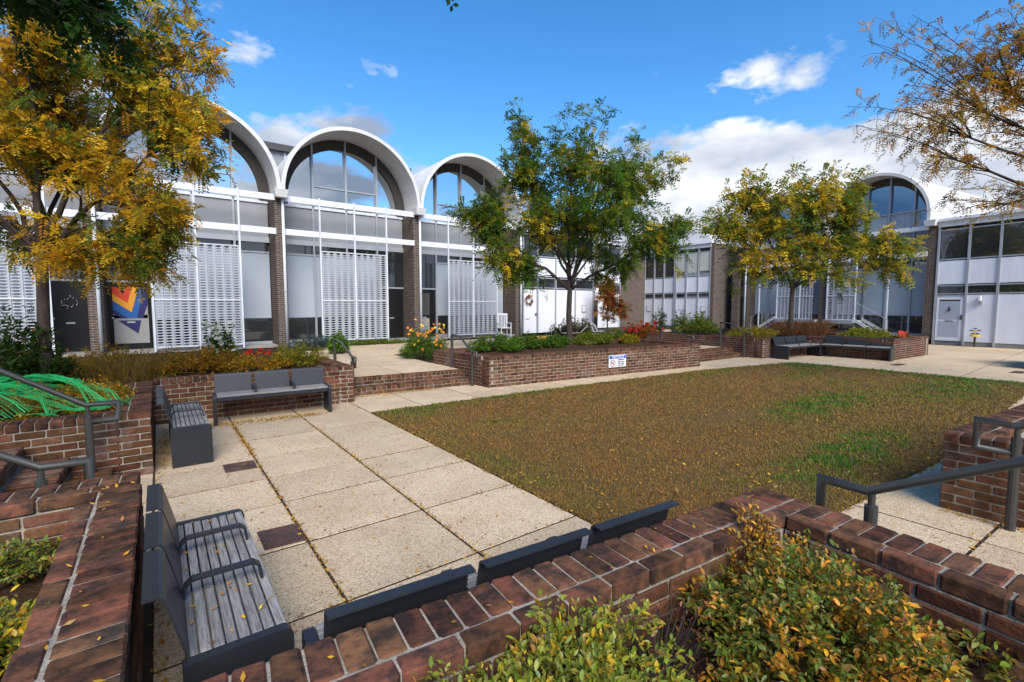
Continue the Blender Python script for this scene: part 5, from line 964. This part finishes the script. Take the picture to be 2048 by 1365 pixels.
# webbing stretched over the shrubs
def webbing(label, c, rad, mname, n, seed, wid, a0=0, a1=6.283):
    rng = np.random.default_rng(seed); root = thing('spider_web_decoration', label, 'decoration', c); m = MB()
    for k in range(n):
        p = np.array([rng.uniform(-.95, .95), rng.uniform(-.95, .6)]); q = p + rng.normal(0, .75, 2); q = np.clip(q, -.97, .97); w0 = wid * rng.uniform(0.25, 1.3); sg_ = 12; prev = None
        perp = np.array([-(q - p)[1], (q - p)[0]]); perp /= max(1e-3, np.linalg.norm(perp))
        for j in range(18):
            off = rng.uniform(-1, 1); ln = []; wob = rng.uniform(0, 6)
            for i in range(sg_ + 1):
                u = i / sg_; ww = w0 * (0.25 + 1.6 * abs(u - 0.5)) * off; e = p + (q - p) * u + perp * (0.10 * math.sin(u * 3.1 + k) + ww + 0.006 * math.sin(7 * u + wob)); r2 = min(0.97, float(e @ e))
                ln.append((e[0] * rad[0], e[1] * rad[1], rad[2] * math.sqrt(1 - r2 * .9) * 0.98 + 0.025 + 0.012 * math.sin(5 * u + wob) - 0.05 * u * (1 - u)))
            m.tube(ln, rad[0] * rng.uniform(0.0009, 0.0022), 3, cap=False)
        for _ in range(5):
            u = rng.random(); xy = p + (q - p) * u; e = np.clip(xy + rng.normal(0, .22, 2), -.95, .95); f = lambda v: (v[0] * rad[0], v[1] * rad[1], rad[2] * math.sqrt(1 - min(.97, float(v @ v)) * .9) + 0.03); m.tube([f(xy), f((xy + e) / 2), f(e)], 0.0018, 3, cap=False)
    m.build('strands', mname, root, kind='stuff'); return root
webbing('fluffy bright green web decoration stretched over the left shrub', web_c, (1.0, 0.8, 0.50), 'web_green', 30, 91, 0.17)
webbing('white cobweb decoration stretched over the bush behind the tree', (13.7, 13.9, 0.29), (1.3, 0.6, 1.02), 'web_white', 16, 92, 0.05)

# fallen leaves
def litter():
    rng = np.random.default_rng(101); P = []
    def line(a, b, n, s): t = rng.random((n, 1)); P.append(np.concatenate([np.array(a) * (1 - t) + np.array(b) * t + rng.normal(0, s, (n, 2)), np.full((n, 1), 0.004)], 1))
    def spot(x, y, n, s): P.append(np.concatenate([np.array([x, y]) + rng.normal(0, s, (n, 2)), np.full((n, 1), 0.004)], 1))
    for x in (0.81, 1.72): line((x, 1.7), (x, 7.7), 420, 0.010)
    for y in rows[1:-1]: line((0, y), (2.65, y), 45, 0.014)
    line((0.0, 1.8), (2.6, 1.8), 160, 0.02); line((0.55, 7.9), (2.0, 7.75), 900, 0.08); line((-0.02, 6.1), (0.02, 8.1), 260, 0.03); line((-0.06, 1.6), (-0.06, 6.0), 260, 0.02); line((2.9, 8.80), (4.6, 8.64), 520, 0.035); line((0.81, 6.0), (0.81, 7.7), 260, 0.02); line((3.0, 9.1), (5.0, 8.95), 60, 0.05)
    line((2.72, 1.6), (2.72, 7.3), 200, 0.05); line((3.0, near_edge(3)), (7.0, near_edge(7)), 320, 0.05); line((3.75, 0.2), (3.75, 1.4), 90, 0.02); line((2.8, 0.7), (5.2, 0.55), 120, 0.02); line((5.22, -0.2), (5.22, 0.9), 130, 0.03); line((2.93, -0.2), (2.95, 1.0), 110, 0.03); spot(5.1, 0.2, 70, 0.1)
    n = 330; P.append(np.stack([rng.uniform(0, 2.65, n), rng.uniform(1.9, 8.1, n), np.full(n, 0.004)], 1)); n = 90; P.append(np.stack([rng.uniform(2.8, 5.2, n), rng.uniform(-0.2, 1.4, n), np.full(n, 0.004)], 1))
    n = 800; x = rng.uniform(2.75, 15, n) ; x = 2.75 + (x - 2.75) * rng.random(n) ** 0.6; y = rng.uniform(1.5, 6.6, n); y = np.where(rng.random(n) < 0.5, 1.4 + (y - 1.5) * 0.45, y); P.append(np.stack([x, y, np.full(n, 0.028)], 1))
    n = 34; P.append(np.stack([rng.uniform(0.05, 0.36, n), rng.uniform(2.05, 3.3, n), np.full(n, 0.434)], 1)); n = 30; P.append(np.stack([rng.uniform(0.65, 2.0, n), rng.uniform(7.9, 8.15, n), np.full(n, 0.434)], 1))
    n = 26; P.append(np.stack([rng.uniform(-0.36, -0.16, n), rng.uniform(1.5, 3.6, n), np.full(n, 0.658)], 1)); t = rng.random(26); P.append(np.stack([0.1 + t * 2.5, 1.44 - t * 0.26 + rng.uniform(-.1, .06, 26), np.full(26, 0.658)], 1))
    n = 260; P.append(np.stack([rng.uniform(0.2, 2.6, n), rng.uniform(8.75, 9.6, n), np.full(n, 0.57)], 1)); n = 420; P.append(np.stack([rng.uniform(0.4, 2.6, n), rng.uniform(0.1, 1.2, n), np.full(n, 0.385)], 1)); n = 60; P.append(np.stack([rng.uniform(-0.9, -0.5, n), rng.uniform(4.2, 5.8, n), np.full(n, 0.165)], 1))
    P = np.concatenate(P); n = len(P); a = rng.uniform(0, 6.283, n); A = np.stack([np.cos(a), np.sin(a), rng.normal(0.1, .22, n)], 1); L = rng.uniform(0.016, 0.036, n) * np.where(P[:, 2] == 0.028, 1.3, 1.0); P[:, 2] += rng.uniform(0.0, 0.008, n)
    C = pick(rng, n, [YELLOW * .7, GOLD * .8, ORANGE * .7, RUST, STRAW], [2, 4, 3, 4, 3]); S = np.stack([-np.sin(a), np.cos(a), rng.normal(0, .25, n)], 1); W = L * 0.24
    V = np.stack([P, P + A * (L * .5)[:, None] + S * W[:, None], P + A * L[:, None] + np.array([0, 0, .003]), P + A * (L * .5)[:, None] - S * W[:, None]], 1); 
    return V.reshape(-1, 3), np.arange(n * 4).reshape(-1, 4), np.repeat(C, 4, 0)
lv, lf_, lc = litter(); link('fallen_leaves', arr_mesh('fallen_leaves', lv, lf_, 'litter', lc), kind='stuff', label='small yellow and rust fallen leaves scattered over paving and lawn', category='leaves')
